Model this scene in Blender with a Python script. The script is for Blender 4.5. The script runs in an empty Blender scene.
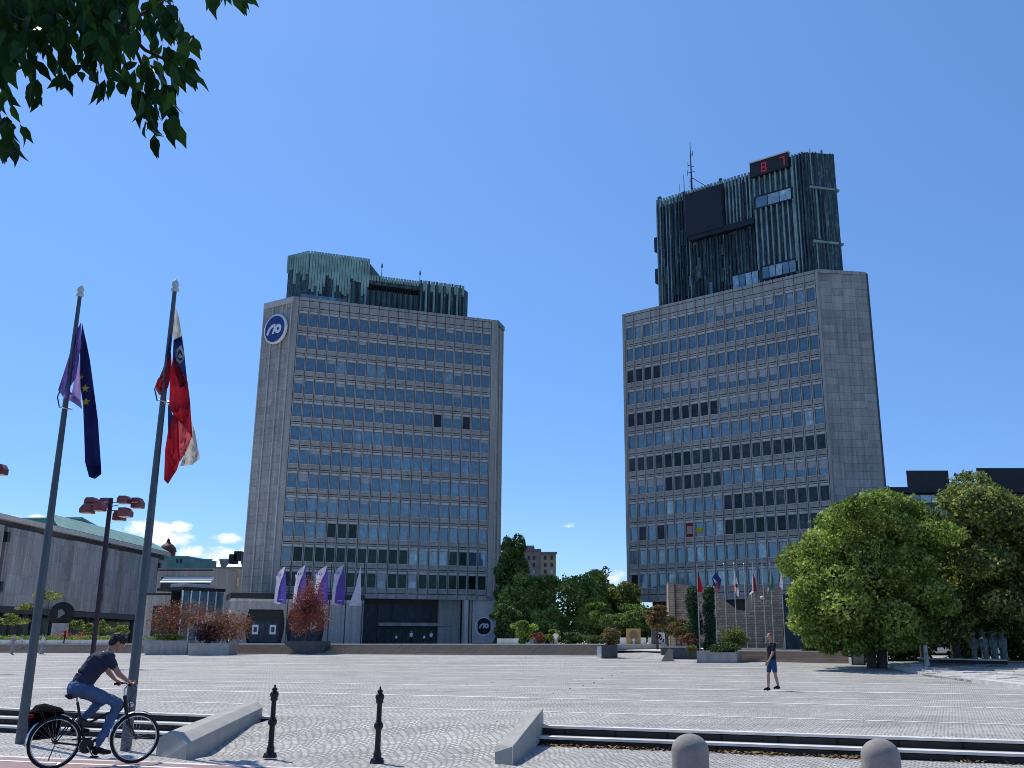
import bpy, math, random
import numpy as np
from mathutils import Vector, Matrix
random.seed(7)
S=bpy.context.scene; COL=S.collection
PI=math.pi; R=math.radians
# ------------------------------------------------------------------ survey helpers
F=975.;H=1.65;PX,PY=556.,384.;YH=643.5
TH=math.atan((YH-PY)/F);CT,ST=math.cos(TH),math.sin(TH)
def ray(x,y):
    a,b=x-PX,PY-y
    return (a, F*CT-b*ST, F*ST+b*CT)
def at(x,y,z):
    d=ray(x,y);t=(z-H)/d[2];return Vector((d[0]*t,d[1]*t,z))
def aty(x,y,Y):
    d=ray(x,y);t=Y/d[1];return Vector((d[0]*t,Y,H+d[2]*t))
def depth(p): return p[1]*CT+(p[2]-H)*ST
def mpp(p): return depth(p)/F       # metres per pixel there
# ------------------------------------------------------------------ plaza frame
O=at(540,725.5,.28)
_l=at(0,708.1,.28);_r=at(1024,741,.28)
D=(_r-_l);D.z=0;D.normalize()       # along the front steps, to the right
N=Vector((-D.y,D.x,0))              # away from the camera
def ut(u,t,z=0): 
    p=O+D*u+N*t; return Vector((p.x,p.y,z))
def to_ut(p):
    q=Vector((p[0]-O.x,p[1]-O.y,0)); return q.dot(D),q.dot(N)
def gz_t(t): return .28 if t<30 else .28+.55*min(1,(t-30)/22.)
def gz(x,y): return gz_t(to_ut((x,y))[1])
def gat(x,y):
    lo,hi=.2,.9
    for _ in range(40):
        z=(lo+hi)/2;p=at(x,y,z)
        if gz(p.x,p.y)>z: lo=z
        else: hi=z
    return at(x,y,z)
# ------------------------------------------------------------------ materials
MATS={}
def nt(name):
    m=bpy.data.materials.new(name);m.use_nodes=True;t=m.node_tree;t.nodes.clear()
    o=t.nodes.new('ShaderNodeOutputMaterial');b=t.nodes.new('ShaderNodeBsdfPrincipled')
    t.links.new(b.outputs[0],o.inputs[0]);MATS[name]=m
    return m,t,b,o
def rgb(c): return (c[0],c[1],c[2],1)
def node(t,ty,**k):
    n=t.nodes.new(ty)
    for a,v in k.items():
        if a in n.inputs.keys() and not hasattr(n,a): n.inputs[a].default_value=v
        else: setattr(n,a,v)
    return n
def mapping(t,src='Object',scale=(1,1,1),rot=(0,0,0)):
    c=t.nodes.new('ShaderNodeTexCoord');m=t.nodes.new('ShaderNodeMapping')
    m.inputs['Scale'].default_value=scale;m.inputs['Rotation'].default_value=rot
    t.links.new(c.outputs[src],m.inputs[0]);return m.outputs[0]
def noise(t,vec,scale,detail=4,rough=.6):
    n=t.nodes.new('ShaderNodeTexNoise');n.inputs['Scale'].default_value=scale;n.inputs['Detail'].default_value=detail
    n.inputs['Roughness'].default_value=rough;t.links.new(vec,n.inputs['Vector']);return n.outputs['Fac']
def ramp(t,fac,stops):
    r=t.nodes.new('ShaderNodeValToRGB');e=r.color_ramp.elements
    while len(e)<len(stops): e.new(.5)
    for i,(p,c) in enumerate(stops): e[i].position=p;e[i].color=rgb(c) if len(c)==3 else c
    t.links.new(fac,r.inputs[0]);return r.outputs[0]
def mixc(t,fac,a,b,mode='MIX'):
    n=t.nodes.new('ShaderNodeMix');n.data_type='RGBA';n.blend_type=mode
    for i,v in ((0,fac),(6,a),(7,b)):
        if hasattr(v,'is_linked') or isinstance(v,bpy.types.NodeSocket): t.links.new(v,n.inputs[i])
        elif i==0: n.inputs[0].default_value=v
        else: n.inputs[i].default_value=rgb(v)
    return n.outputs[2]
def math_(t,op,a,b=None,c=None):
    n=t.nodes.new('ShaderNodeMath');n.operation=op
    for i,v in enumerate((a,b,c)):
        if v is None: continue
        if isinstance(v,bpy.types.NodeSocket): t.links.new(v,n.inputs[i])
        else: n.inputs[i].default_value=v
    return n.outputs[0]
def bump(t,b,h,strength=.3,dist=.02):
    n=t.nodes.new('ShaderNodeBump');n.inputs['Strength'].default_value=strength;n.inputs['Distance'].default_value=dist
    t.links.new(h,n.inputs['Height']);t.links.new(n.outputs[0],b.inputs['Normal'])
def plain(name,col,rough=.6,metal=0,var=.25,scale=3,spec=.4):
    m,t,b,o=nt(name)
    v=mapping(t);n=noise(t,v,scale,5)
    lo=tuple(x*(1-var) for x in col);hi=tuple(min(1,x*(1+var)) for x in col)
    t.links.new(ramp(t,n,[(.3,lo),(.7,hi)]),b.inputs['Base Color'])
    b.inputs['Roughness'].default_value=rough;b.inputs['Metallic'].default_value=metal
    b.inputs['Specular IOR Level'].default_value=spec
    return m
def concrete(name,col,pw=0,ph=0,streak=.5,rough=.85,joint=.55,src='UV',bs=.25):
    m,t,b,o=nt(name)
    uv=mapping(t,src)
    big=noise(t,uv,.12,6,.65);fine=noise(t,uv,2.5,6,.7)
    st=noise(t,mapping(t,src,(1.2,.06,1)),1.4,5,.7)
    c=ramp(t,fine,[(.25,tuple(x*.8 for x in col)),(.75,tuple(x*1.18 for x in col))])
    c=mixc(t,streak,c,ramp(t,st,[(.3,(.45,.45,.46)),(.62,(1.1,1.1,1.1))]),'MULTIPLY')
    c=mixc(t,.5,c,ramp(t,big,[(.3,(.7,.7,.7)),(.7,(1.15,1.15,1.15))]),'MULTIPLY')
    if pw:
        br=t.nodes.new('ShaderNodeTexBrick');t.links.new(uv,br.inputs['Vector'])
        br.inputs['Scale'].default_value=1;br.inputs['Brick Width'].default_value=pw;br.inputs['Row Height'].default_value=ph
        br.inputs['Mortar Size'].default_value=.022;br.inputs['Color1'].default_value=(.82,.82,.83,1);br.inputs['Color2'].default_value=(1.12,1.11,1.1,1)
        br.inputs['Mortar'].default_value=(joint,)*3+(1,);br.offset=.0
        c=mixc(t,.9,c,br.outputs['Color'],'MULTIPLY')
    t.links.new(c,b.inputs['Base Color']);b.inputs['Roughness'].default_value=rough
    b.inputs['Specular IOR Level'].default_value=.25
    bump(t,b,fine,bs,.02);return m
def glass(name,col,rough=.06,tint=(.6,.75,1.),wob=.04):
    m,t,b,o=nt(name)
    g=t.nodes.new('ShaderNodeNewGeometry')
    r=ramp(t,g.outputs['Random Per Island'],[(0,tuple(x*.5 for x in col)),(1,tuple(x*1.5 for x in col))])
    r=mixc(t,.8,r,ramp(t,noise(t,mapping(t,'UV',(1.1,.7,1)),1.3,4,.7),[(.32,(.35,.38,.42)),(.55,(1.,1.,1.)),(.7,(1.9,1.8,1.7))]),'MULTIPLY')
    t.links.new(r,b.inputs['Base Color']);b.inputs['Roughness'].default_value=rough
    b.inputs['Metallic'].default_value=.0;b.inputs['IOR'].default_value=2.1
    b.inputs['Specular Tint'].default_value=rgb(tint)
    bump(t,b,noise(t,mapping(t,'UV'),.35,2),wob,.3);return m
def foliage(name,cols,trans=.3,rough=.55):
    m,t,b,o=nt(name)
    g=t.nodes.new('ShaderNodeNewGeometry')
    big=noise(t,mapping(t),.5,3)
    f=math_(t,'ADD',math_(t,'MULTIPLY',g.outputs['Random Per Island'],.45),math_(t,'MULTIPLY_ADD',big,1.3,-.4))
    k=len(cols);c=ramp(t,f,[(.15+.7*i/(k-1),cc) for i,cc in enumerate(cols)])
    t.links.new(c,b.inputs['Base Color']);b.inputs['Roughness'].default_value=rough;b.inputs['Specular IOR Level'].default_value=.3
    tr=t.nodes.new('ShaderNodeBsdfTranslucent');t.links.new(mixc(t,1.,c,(1.1,1.15,.6),'MULTIPLY'),tr.inputs[0])
    mx=t.nodes.new('ShaderNodeMixShader');mx.inputs[0].default_value=trans
    t.links.new(b.outputs[0],mx.inputs[1]);t.links.new(tr.outputs[0],mx.inputs[2]);t.links.new(mx.outputs[0],o.inputs[0])
    return m
def cloth(name,col,trans=.35,rough=.8):
    m,t,b,o=nt(name)
    n=noise(t,mapping(t),6,4)
    c=ramp(t,n,[(.3,tuple(x*.75 for x in col)),(.7,tuple(min(1,x*1.15) for x in col))])
    t.links.new(c,b.inputs['Base Color']);b.inputs['Roughness'].default_value=rough;b.inputs['Specular IOR Level'].default_value=.15
    bump(t,b,n,.8,.05)
    if trans:
        tr=t.nodes.new('ShaderNodeBsdfTranslucent');t.links.new(c,tr.inputs[0])
        mx=t.nodes.new('ShaderNodeMixShader');mx.inputs[0].default_value=trans
        t.links.new(b.outputs[0],mx.inputs[1]);t.links.new(tr.outputs[0],mx.inputs[2]);t.links.new(mx.outputs[0],o.inputs[0])
    return m
M=MATS;V3=Vector
# cobbles laid in fan-shaped arcs between pale slab strips
def cobble(name,lo,hi,period=1.25,amp=.34):
    m,t,b,o=nt(name)
    c=t.nodes.new('ShaderNodeTexCoord');mp=t.nodes.new('ShaderNodeMapping')
    ang=math.atan2(D.y,D.x);mp.inputs['Rotation'].default_value=(0,0,-ang)
    t.links.new(c.outputs['Object'],mp.inputs[0])
    s=t.nodes.new('ShaderNodeSeparateXYZ');t.links.new(mp.outputs[0],s.inputs[0])
    fr=math_(t,'FRACT',math_(t,'DIVIDE',s.outputs[0],period))
    q=math_(t,'SUBTRACT',math_(t,'MULTIPLY',fr,2.),1.)
    arc=math_(t,'MULTIPLY',math_(t,'POWER',math_(t,'ABSOLUTE',q),1.8),amp)
    v=math_(t,'ADD',s.outputs[1],arc)
    cb=t.nodes.new('ShaderNodeCombineXYZ');t.links.new(s.outputs[0],cb.inputs[0]);t.links.new(v,cb.inputs[1])
    # small wobble so that no two stones are alike
    nz=t.nodes.new('ShaderNodeTexNoise');nz.inputs['Scale'].default_value=3;t.links.new(mp.outputs[0],nz.inputs['Vector'])
    va=t.nodes.new('ShaderNodeVectorMath');va.operation='MULTIPLY_ADD';va.inputs[1].default_value=(.05,.05,0)
    t.links.new(nz.outputs['Color'],va.inputs[0]);t.links.new(cb.outputs[0],va.inputs[2])
    br=t.nodes.new('ShaderNodeTexBrick');t.links.new(va.outputs[0],br.inputs['Vector'])
    br.inputs['Scale'].default_value=1;br.inputs['Brick Width'].default_value=.115;br.inputs['Row Height'].default_value=.105
    br.inputs['Mortar Size'].default_value=.016;br.inputs['Mortar Smooth'].default_value=.4
    br.inputs['Color1'].default_value=rgb(lo);br.inputs['Color2'].default_value=rgb(hi);br.inputs['Mortar'].default_value=rgb(tuple(x*.5 for x in lo))
    big=noise(t,mp.outputs[0],.14,6,.7);mid=noise(t,mp.outputs[0],1.3,4,.6)
    # rows of stones differ in tone: soft bands along the courses
    bd=noise(t,mapping(t,'Object',(.02,1.,1),(0,0,-ang)),1.1,3,.6)
    col=mixc(t,.75,br.outputs['Color'],ramp(t,big,[(.3,(.72,.73,.75)),(.7,(1.15,1.15,1.14))]),'MULTIPLY')
    col=mixc(t,.5,col,ramp(t,mid,[(.35,(.8,.8,.8)),(.65,(1.12,1.12,1.12))]),'MULTIPLY')
    col=mixc(t,.6,col,ramp(t,bd,[(.35,(.82,.82,.83)),(.65,(1.15,1.15,1.15))]),'MULTIPLY')
    sp=noise(t,mp.outputs[0],5.,3,.5);col=mixc(t,.8,col,ramp(t,sp,[(.66,(1,1,1)),(.74,(.62,.61,.6))]),'MULTIPLY')
    wn_=noise(t,mp.outputs[0],.42,5,.75);col=mixc(t,.8,col,ramp(t,wn_,[(.34,(.74,.74,.75)),(.46,(1,1,1)),(.62,(1,1,1)),(.74,(1.12,1.12,1.1))]),'MULTIPLY')
    t.links.new(col,b.inputs['Base Color']);b.inputs['Roughness'].default_value=.8;b.inputs['Specular IOR Level'].default_value=.3
    bump(t,b,br.outputs['Fac'],-.5 if False else .35,.01)
    b2=b.inputs['Normal'].links[0].from_node;b2.invert=True
    return m
cobble('cobble',(.39,.373,.345),(.56,.535,.495),.82,.22)
plain('pale_slab',(.66,.63,.58),.75,var=.25,scale=2)
concrete('conc',(.40,.385,.365),streak=.6)
concrete('conc_panel',(.42,.405,.38),1.9,1.15,.7,joint=.35)
concrete('conc_light',(.56,.54,.51),streak=.4)
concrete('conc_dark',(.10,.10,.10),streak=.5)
concrete('kerb',(.42,.40,.36),streak=.35,src='Object',bs=.5)
concrete('riser_painted_shade',(.045,.042,.04),.9,5,.5,joint=.3)  # near-black puts the shade on the camera-facing risers into their colour
concrete('marble',(.33,.34,.345),1.4,3.2,.75,joint=.6)
concrete('step_brown',(.34,.27,.20),streak=.4)
concrete('plinth',(.16,.17,.18),streak=.5)
plain('asphalt',(.07,.07,.072),.9,var=.2,scale=20)
plain('red_lane',(.30,.20,.19),.9,var=.2,scale=8)
plain('earth',(.10,.095,.08),.95)
plain('grass',(.09,.14,.03),.95,var=.4,scale=6)
glass('glass_sky',(.075,.15,.21),tint=(.85,.97,1.))
glass('glass_pale',(.26,.36,.40),.15,tint=(.7,.9,.95))
glass('glass_dark',(.045,.06,.07),.25,(.35,.4,.5))
M['glass_dark'].node_tree.nodes['Principled BSDF'].inputs['IOR'].default_value=1.4
glass('glass_green',(.02,.035,.03),.2,(.4,.5,.45));M['glass_green'].node_tree.nodes['Principled BSDF'].inputs['IOR'].default_value=1.5  # dark green paints reflected trees into the left tower's lowest panes
plain('blind',(.36,.38,.41),.8,var=.15)
plain('win_frame',(.20,.22,.25),.5,var=.1)
plain('black_metal',(.012,.013,.016),.45,.3,spec=.5)
plain('dark_metal',(.03,.03,.036),.4,.5)
plain('pole_metal',(.10,.115,.13),.45,.55,var=.15)
plain('chrome',(.55,.56,.58),.2,1,var=.05)
plain('white_metal',(.62,.62,.62),.5,var=.1)
plain('white_paint',(.75,.75,.75),.6,var=.06)
plain('rubber',(.012,.012,.012),.8)
plain('leather',(.012,.012,.014),.5)
plain('bag_fabric',(.004,.004,.005),.9,var=.4,scale=12,spec=.08)
plain('lamp_red',(.20,.05,.055),.3,.2,var=.2,spec=.6)
plain('lamp_glass',(.7,.62,.55),.4)
plain('bark',(.06,.05,.04),.95,var=.5,scale=8)
plain('birch_bark',(.5,.5,.47),.9,var=.5,scale=3)
plain('skin',(.42,.22,.15),.55,var=.08,scale=20)
plain('skin_pale',(.55,.36,.28),.55,var=.06)
plain('hair',(.02,.014,.010),.7,var=.5,scale=60)
plain('hair_fair',(.16,.11,.07),.7,var=.4,scale=40)
cloth('tshirt',(.035,.045,.075),0)
cloth('jeans',(.075,.13,.25),0)
cloth('navy',(.012,.013,.022),0)
cloth('denim_shorts',(.025,.06,.15),0)
cloth('shoe_dark',(.02,.02,.022),0)
cloth('shirt_white',(.7,.7,.7),0);cloth('dress_grey',(.35,.3,.33),0)
plain('eye_white',(.7,.7,.7),.3);plain('eye_dark',(.01,.01,.01),.2);plain('lips',(.3,.12,.1),.5)
plain('sign_blue',(.012,.04,.19),.5,var=.08);plain('sign_white',(.75,.76,.78),.5,var=.05)
plain('screen_black',(.016,.017,.02),.55,var=.3,scale=1)
m,t,b,o=nt('led_red');b.inputs['Base Color'].default_value=(.3,.01,.02,1);b.inputs['Emission Color'].default_value=(1,.05,.08,1);b.inputs['Emission Strength'].default_value=.16
cloth('flag_navy',(.012,.016,.09),.25);cloth('flag_navy_lit',(.14,.10,.36),.45);cloth('flag_navy_backlit',(.38,.3,.62),.5)  # violet and lilac tones paint sunlight shining through the navy cloth
cloth('flag_red',(.42,.02,.035),.35);cloth('flag_red_lit',(.62,.12,.14),.5);cloth('flag_white',(.62,.6,.55),.5);cloth('flag_blue',(.02,.04,.16),.3)  # the brighter red puts light passing through red cloth into its colour
cloth('banner_violet',(.11,.08,.36),.35);cloth('banner_white',(.62,.60,.72),.45)
cloth('flag_green',(.03,.16,.08),.35);cloth('flag_yellow',(.7,.55,.05),.3)
plain('bronze',(.13,.16,.17),.55,.25,var=.5,scale=6)
plain('roof_green',(.13,.27,.24),.7,var=.3,scale=.4)
plain('roof_grey',(.18,.19,.2),.8)
plain('dome_red',(.12,.035,.03),.6)
plain('beige',(.40,.34,.25),.85,var=.12,scale=.5);plain('pink_wall',(.34,.30,.28),.85,var=.15,scale=.5)
plain('poster_tan',(.36,.24,.10),.7,var=.2,scale=1.5);plain('poster_fig',(.2,.12,.06),.7)
plain('leaf_dry',(.05,.035,.03),.9)
plain('lamp_shaft',(.035,.012,.03),.4,.2)
concrete('brick_pale',(.42,.33,.24),.5,.2,.4)
concrete('bollard_stone',(.34,.32,.285),streak=.55,src='Object',bs=1.)
plain('fan_leaf',(.25,.15,.06),.9)
# verdigris-stained dark copper
m,t,b,o=nt('copper')
uv=mapping(t,'UV');st=noise(t,mapping(t,'UV',(2.2,.10,1)),1.6,5,.75);f2=noise(t,uv,1.2,5,.7)
f=math_(t,'ADD',math_(t,'MULTIPLY',st,.75),math_(t,'MULTIPLY',f2,.25))
t.links.new(ramp(t,f,[(.38,(.014,.024,.034)),(.50,(.034,.062,.072)),(.58,(.11,.19,.19)),(.68,(.27,.40,.37))]),b.inputs['Base Color'])
b.inputs['Roughness'].default_value=.6;b.inputs['Metallic'].default_value=.15
plain('verdigris',(.24,.38,.35),.75,var=.35,scale=.5)
plain('copper_teal',(.075,.135,.14),.6,.1,var=.4,scale=.6)
plain('copper_dark',(.014,.022,.034),.55,.2,var=.4,scale=.6)
plain('fin_pale',(.22,.30,.32),.5,.3,var=.4,scale=.5)
# brick
m,t,b,o=nt('brick')
uv=mapping(t,'UV');br=t.nodes.new('ShaderNodeTexBrick');t.links.new(uv,br.inputs['Vector'])
br.inputs['Scale'].default_value=1;br.inputs['Brick Width'].default_value=.5;br.inputs['Row Height'].default_value=.2;br.inputs['Mortar Size'].default_value=.02
br.inputs['Color1'].default_value=(.27,.185,.13,1);br.inputs['Color2'].default_value=(.43,.32,.23,1);br.inputs['Mortar'].default_value=(.16,.13,.10,1)
c=mixc(t,.7,br.outputs['Color'],ramp(t,noise(t,uv,.5,5,.7),[(.3,(.6,.6,.62)),(.7,(1.2,1.15,1.1))]),'MULTIPLY')
t.links.new(c,b.inputs['Base Color']);b.inputs['Roughness'].default_value=.9;bump(t,b,br.outputs['Fac'],.4,.03)
foliage('leaf_near',[(.018,.045,.012),(.03,.085,.02),(.05,.10,.025)],.14,.45)
MATS['leaf_near'].node_tree.nodes['Principled BSDF'].inputs['Specular IOR Level'].default_value=.08
foliage('leaf_lime',[(.06,.10,.025),(.22,.31,.06),(.56,.62,.22)],.46)
foliage('leaf_oak',[(.07,.09,.025),(.27,.30,.09),(.70,.66,.32)],.48)  # palest tones paint sunlit highlights on scattered leaves
foliage('leaf_mid',[(.06,.11,.03),(.18,.26,.06),(.38,.44,.14)],.46)
foliage('leaf_dark',[(.03,.06,.02),(.075,.125,.035),(.15,.21,.06)],.4)
foliage('leaf_purple',[(.04,.02,.03),(.09,.045,.06),(.14,.07,.08)],.2)
foliage('leaf_maple',[(.14,.03,.035),(.28,.07,.07),(.38,.14,.12)],.3)
foliage('leaf_rust',[(.13,.04,.03),(.28,.09,.055),(.40,.16,.10)],.3)
foliage('leaf_brown',[(.12,.07,.03),(.26,.16,.07),(.34,.23,.11)],.3)
foliage('leaf_olive',[(.08,.08,.03),(.16,.15,.05),(.26,.22,.09)],.3)
foliage('leaf_plum',[(.02,.01,.02),(.05,.025,.045)],.1)
foliage('leaf_ivy',[(.02,.05,.025),(.05,.10,.045),(.11,.19,.08)],.2)
# ------------------------------------------------------------------ mesh builder
class MB:
    def __init__(s): s.v=[];s.f=[];s.m=[];s.sm=[]
    def add(s,vs,fs,m,smooth=False):
        o=len(s.v);s.v+= [tuple(v) for v in vs]
        for f in fs: s.f.append(tuple(i+o for i in f));s.m.append(m);s.sm.append(smooth)
    def box(s,c,d,m,rz=0,X=None):
        cx,cy,cz=c;hx,hy,hz=d[0]/2,d[1]/2,d[2]/2
        if X is None: X=Vector((math.cos(rz),math.sin(rz),0))
        Yv=Vector((-X.y,X.x,0))
        vs=[Vector(c)+X*(sx*hx)+Yv*(sy*hy)+Vector((0,0,sz*hz)) for sz in(-1,1) for sy in(-1,1) for sx in(-1,1)]
        s.add(vs,[(0,2,3,1),(4,5,7,6),(0,1,5,4),(2,6,7,3),(0,4,6,2),(1,3,7,5)],m)
    def obox(s,o,a,b,c,m):
        o,a,b,c=map(Vector,(o,a,b,c))
        vs=[o+a*i+b*j+c*k for k in(0,1) for j in(0,1) for i in(0,1)]
        fs=[(0,2,3,1),(4,5,7,6),(0,1,5,4),(2,6,7,3),(0,4,6,2),(1,3,7,5)]
        if a.cross(b).dot(c)<0: fs=[f[::-1] for f in fs]
        s.add(vs,fs,m)
    def prism(s,poly,z0,z1,m,mtop=None,caps=True):
        n=len(poly);ar=sum(poly[i][0]*poly[(i+1)%n][1]-poly[(i+1)%n][0]*poly[i][1] for i in range(n))
        if ar<0: poly=poly[::-1]
        zt=(lambda i:z1[i]) if isinstance(z1,(list,tuple)) else (lambda i:z1)
        vs=[(p[0],p[1],z0) for p in poly]+[(p[0],p[1],zt(i)) for i,p in enumerate(poly)]
        s.add(vs,[(i,(i+1)%n,n+(i+1)%n,n+i) for i in range(n)],m)
        if caps: s.add(vs,[tuple(range(n,2*n))],mtop or m);s.add(vs,[tuple(range(n))[::-1]],m)
    def hull(s,vs,m,smooth=False):
        import bmesh
        bm=bmesh.new();[bm.verts.new(v) for v in vs];r=bmesh.ops.convex_hull(bm,input=bm.verts)
        bm.verts.ensure_lookup_table();bm.verts.index_update()
        s.add([v.co.copy() for v in bm.verts],[tuple(v.index for v in f.verts) for f in bm.faces],m,smooth);bm.free()
    def poly(s,pts,m,smooth=False): s.add(pts,[tuple(range(len(pts)))],m,smooth)
    def tube(s,pts,rad,m,n=8,caps=True):
        pts=[Vector(p) for p in pts]
        if not isinstance(rad,(list,tuple)): rad=[rad]*len(pts)
        rings=[];up=None
        for i,p in enumerate(pts):
            d=(pts[min(i+1,len(pts)-1)]-pts[max(i-1,0)])
            if d.length<1e-9: d=Vector((0,0,1))
            d.normalize()
            if up is None: up=Vector((0,0,1)) if abs(d.z)<.9 else Vector((1,0,0))
            a=d.cross(up)
            if a.length<1e-5: a=d.cross(Vector((0,1,0)))
            a.normalize();b=a.cross(d);up=b
            rings.append([p+(a*math.cos(2*PI*k/n)+b*math.sin(2*PI*k/n))*rad[i] for k in range(n)])
        vs=[v for r in rings for v in r];fs=[]
        for i in range(len(pts)-1):
            for k in range(n):
                fs.append((i*n+k,(i+1)*n+k,(i+1)*n+(k+1)%n,i*n+(k+1)%n))
        s.add(vs,fs,m,n>5)
        if caps: s.add(rings[0],[tuple(range(n))],m);s.add(rings[-1],[tuple(range(n))[::-1]],m)
    def lathe(s,c,prof,m,n=24,axis=None):
        c=Vector(c);az=Vector(axis or (0,0,1)).normalized();ax=az.orthogonal().normalized();ay=az.cross(ax)
        vs=[c+az*z+(ax*math.cos(2*PI*k/n)+ay*math.sin(2*PI*k/n))*max(r,1e-4) for r,z in prof for k in range(n)]
        fs=[(i*n+k,i*n+(k+1)%n,(i+1)*n+(k+1)%n,(i+1)*n+k) for i in range(len(prof)-1) for k in range(n)]
        s.add(vs,fs,m,True)
    def ell(s,c,r,m,n=12,k=8,rot=None):
        vs=[];fs=[]
        for i in range(k+1):
            a=PI*i/k
            for j in range(n):
                b=2*PI*j/n;v=Vector((r[0]*math.sin(a)*math.cos(b),r[1]*math.sin(a)*math.sin(b),r[2]*math.cos(a)))
                if rot: v=rot@v
                vs.append(Vector(c)+v)
        for i in range(k):
            for j in range(n): fs.append((i*n+j,(i+1)*n+j,(i+1)*n+(j+1)%n,i*n+(j+1)%n))
        s.add(vs,fs,m,True)
    def torus(s,c,Rr,r,m,ax,n=40,k=8):
        c=Vector(c);ax=Vector(ax).normalized();a=ax.orthogonal().normalized();b=ax.cross(a)
        vs=[];fs=[]
        for i in range(n):
            t=2*PI*i/n;d=a*math.cos(t)+b*math.sin(t)
            for j in range(k):
                u=2*PI*j/k;vs.append(c+d*(Rr+r*math.cos(u))+ax*(r*math.sin(u)))
        for i in range(n):
            for j in range(k): fs.append((i*k+j,((i+1)%n)*k+j,((i+1)%n)*k+(j+1)%k,i*k+(j+1)%k))
        s.add(vs,fs,m,True)
    def build(s,name,parent=None,loc=None,bevel=0):
        me=bpy.data.meshes.new(name)
        inv=None
        if parent is not None: inv=parent.matrix_world.inverted() if False else None
        off=Vector(loc) if loc is not None else (root_off(parent) if parent is not None else Vector((0,0,0)))
        V=np.array([(v[0],v[1],v[2]) for v in s.v],dtype=float)-np.array(off)[None,:]
        me.from_pydata(V.tolist(),[],s.f)
        names=[];idx={}
        for m in s.m:
            if m not in idx: idx[m]=len(names);names.append(m);me.materials.append(MATS[m])
        me.polygons.foreach_set('material_index',[idx[m] for m in s.m])
        me.polygons.foreach_set('use_smooth',s.sm)
        uv=me.uv_layers.new(name='UVMap');dat=np.zeros(len(me.loops)*2)
        for p in me.polygons:
            n=p.normal
            if abs(n.z)>.7: a=None
            else:
                L=math.hypot(n.x,n.y);a=(-n.y/L,n.x/L)
            for li in p.loop_indices:
                v=s.v[me.loops[li].vertex_index]
                if a is None: dat[2*li]=v[0];dat[2*li+1]=v[1]
                else: dat[2*li]=v[0]*a[0]+v[1]*a[1];dat[2*li+1]=v[2]
        uv.data.foreach_set('uv',dat)
        me.update()
        o=bpy.data.objects.new(name,me);COL.objects.link(o)
        if parent is not None: o.parent=parent;OFF[o.name]=off
        else: o.location=off;OFF[o.name]=off
        if bevel:
            bv=o.modifiers.new('b','BEVEL');bv.width=bevel;bv.segments=2;bv.limit_method='ANGLE';bv.angle_limit=R(40)
        return o
OFF={}
def root_off(o): return OFF.get(o.name,Vector((0,0,0)))
def tag(o,label=None,cat=None,group=None,kind=None):
    if label: o['label']=label
    if cat: o['category']=cat
    if group: o['group']=group
    if kind: o['kind']=kind
    return o
def thing(name,loc,label,cat,group=None):
    o=bpy.data.objects.new(name,None);COL.objects.link(o);o.location=Vector(loc);OFF[o.name]=Vector(loc);o.empty_display_size=.2
    return tag(o,label,cat,group)
def single(mb,name,loc,label,cat,group=None,bevel=0):
    return tag(mb.build(name,loc=loc,bevel=bevel),label,cat,group)
def struct(mb,name): 
    o=mb.build(name);o['kind']='structure';return o
def dup(root,delta,label=None,rz=0):
    def cp(o,par):
        c=o.copy();COL.objects.link(c)
        if par is not None: c.parent=par
        for ch in [x for x in o.children]: cp(ch,c)
        return c
    c=cp(root,None);c.location=Vector(root.location)+Vector(delta);c.rotation_euler.z+=rz
    if label: c['label']=label
    return c
# ------------------------------------------------------------------ camera, light, sky
cam=bpy.data.cameras.new('camera');co=bpy.data.objects.new('camera',cam);COL.objects.link(co);S.camera=co
co.location=(0,0,H);co.rotation_euler=(PI/2+TH,0,0);cam.sensor_width=36;cam.lens=36*F/1024
cam.shift_x=(512-PX)/1024;cam.clip_end=9000;cam.clip_start=.05
SAZ,SEL=R(-42),R(57)
sd=Vector((math.sin(SAZ)*math.cos(SEL),math.cos(SAZ)*math.cos(SEL),math.sin(SEL)))
sun=bpy.data.lights.new('sun','SUN');sun.energy=4.4;sun.angle=R(.5);sun.color=(1,.945,.85)
so=bpy.data.objects.new('sun',sun);COL.objects.link(so);so.rotation_euler=sd.to_track_quat('Z','Y').to_euler()
W=bpy.data.worlds.new('World');S.world=W;W.use_nodes=True;t=W.node_tree;t.nodes.clear()
wo=t.nodes.new('ShaderNodeOutputWorld');bg=t.nodes.new('ShaderNodeBackground');t.links.new(bg.outputs[0],wo.inputs[0])
sk=t.nodes.new('ShaderNodeTexSky');sk.sky_type='NISHITA';sk.sun_disc=False;sk.sun_elevation=SEL;sk.sun_rotation=SAZ
sk.altitude=300;sk.air_density=1.0;sk.dust_density=.25;sk.ozone_density=2.5
bg.inputs[1].default_value=.143
tc=t.nodes.new('ShaderNodeTexCoord');sx=t.nodes.new('ShaderNodeSeparateXYZ');t.links.new(tc.outputs['Generated'],sx.inputs[0])
az=math_(t,'ARCTAN2',sx.outputs[0],sx.outputs[1]);el=math_(t,'ARCSINE',sx.outputs[2])
tnt=ramp(t,math_(t,'MULTIPLY',el,1.4),[(0,(.56,.73,1.04)),(.22,(.51,.72,1.02)),(.5,(.63,.86,1.12)),(.9,(.78,1.02,1.26))])
skc=mixc(t,1.,sk.outputs[0],tnt,'MULTIPLY')
nz=t.nodes.new('ShaderNodeTexNoise');nz.inputs['Scale'].default_value=26;nz.inputs['Detail'].default_value=8;nz.inputs['Roughness'].default_value=.62
mp=t.nodes.new('ShaderNodeMapping');mp.inputs['Scale'].default_value=(1,1,1.7);t.links.new(tc.outputs['Generated'],mp.inputs[0]);t.links.new(mp.outputs[0],nz.inputs['Vector'])
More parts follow.
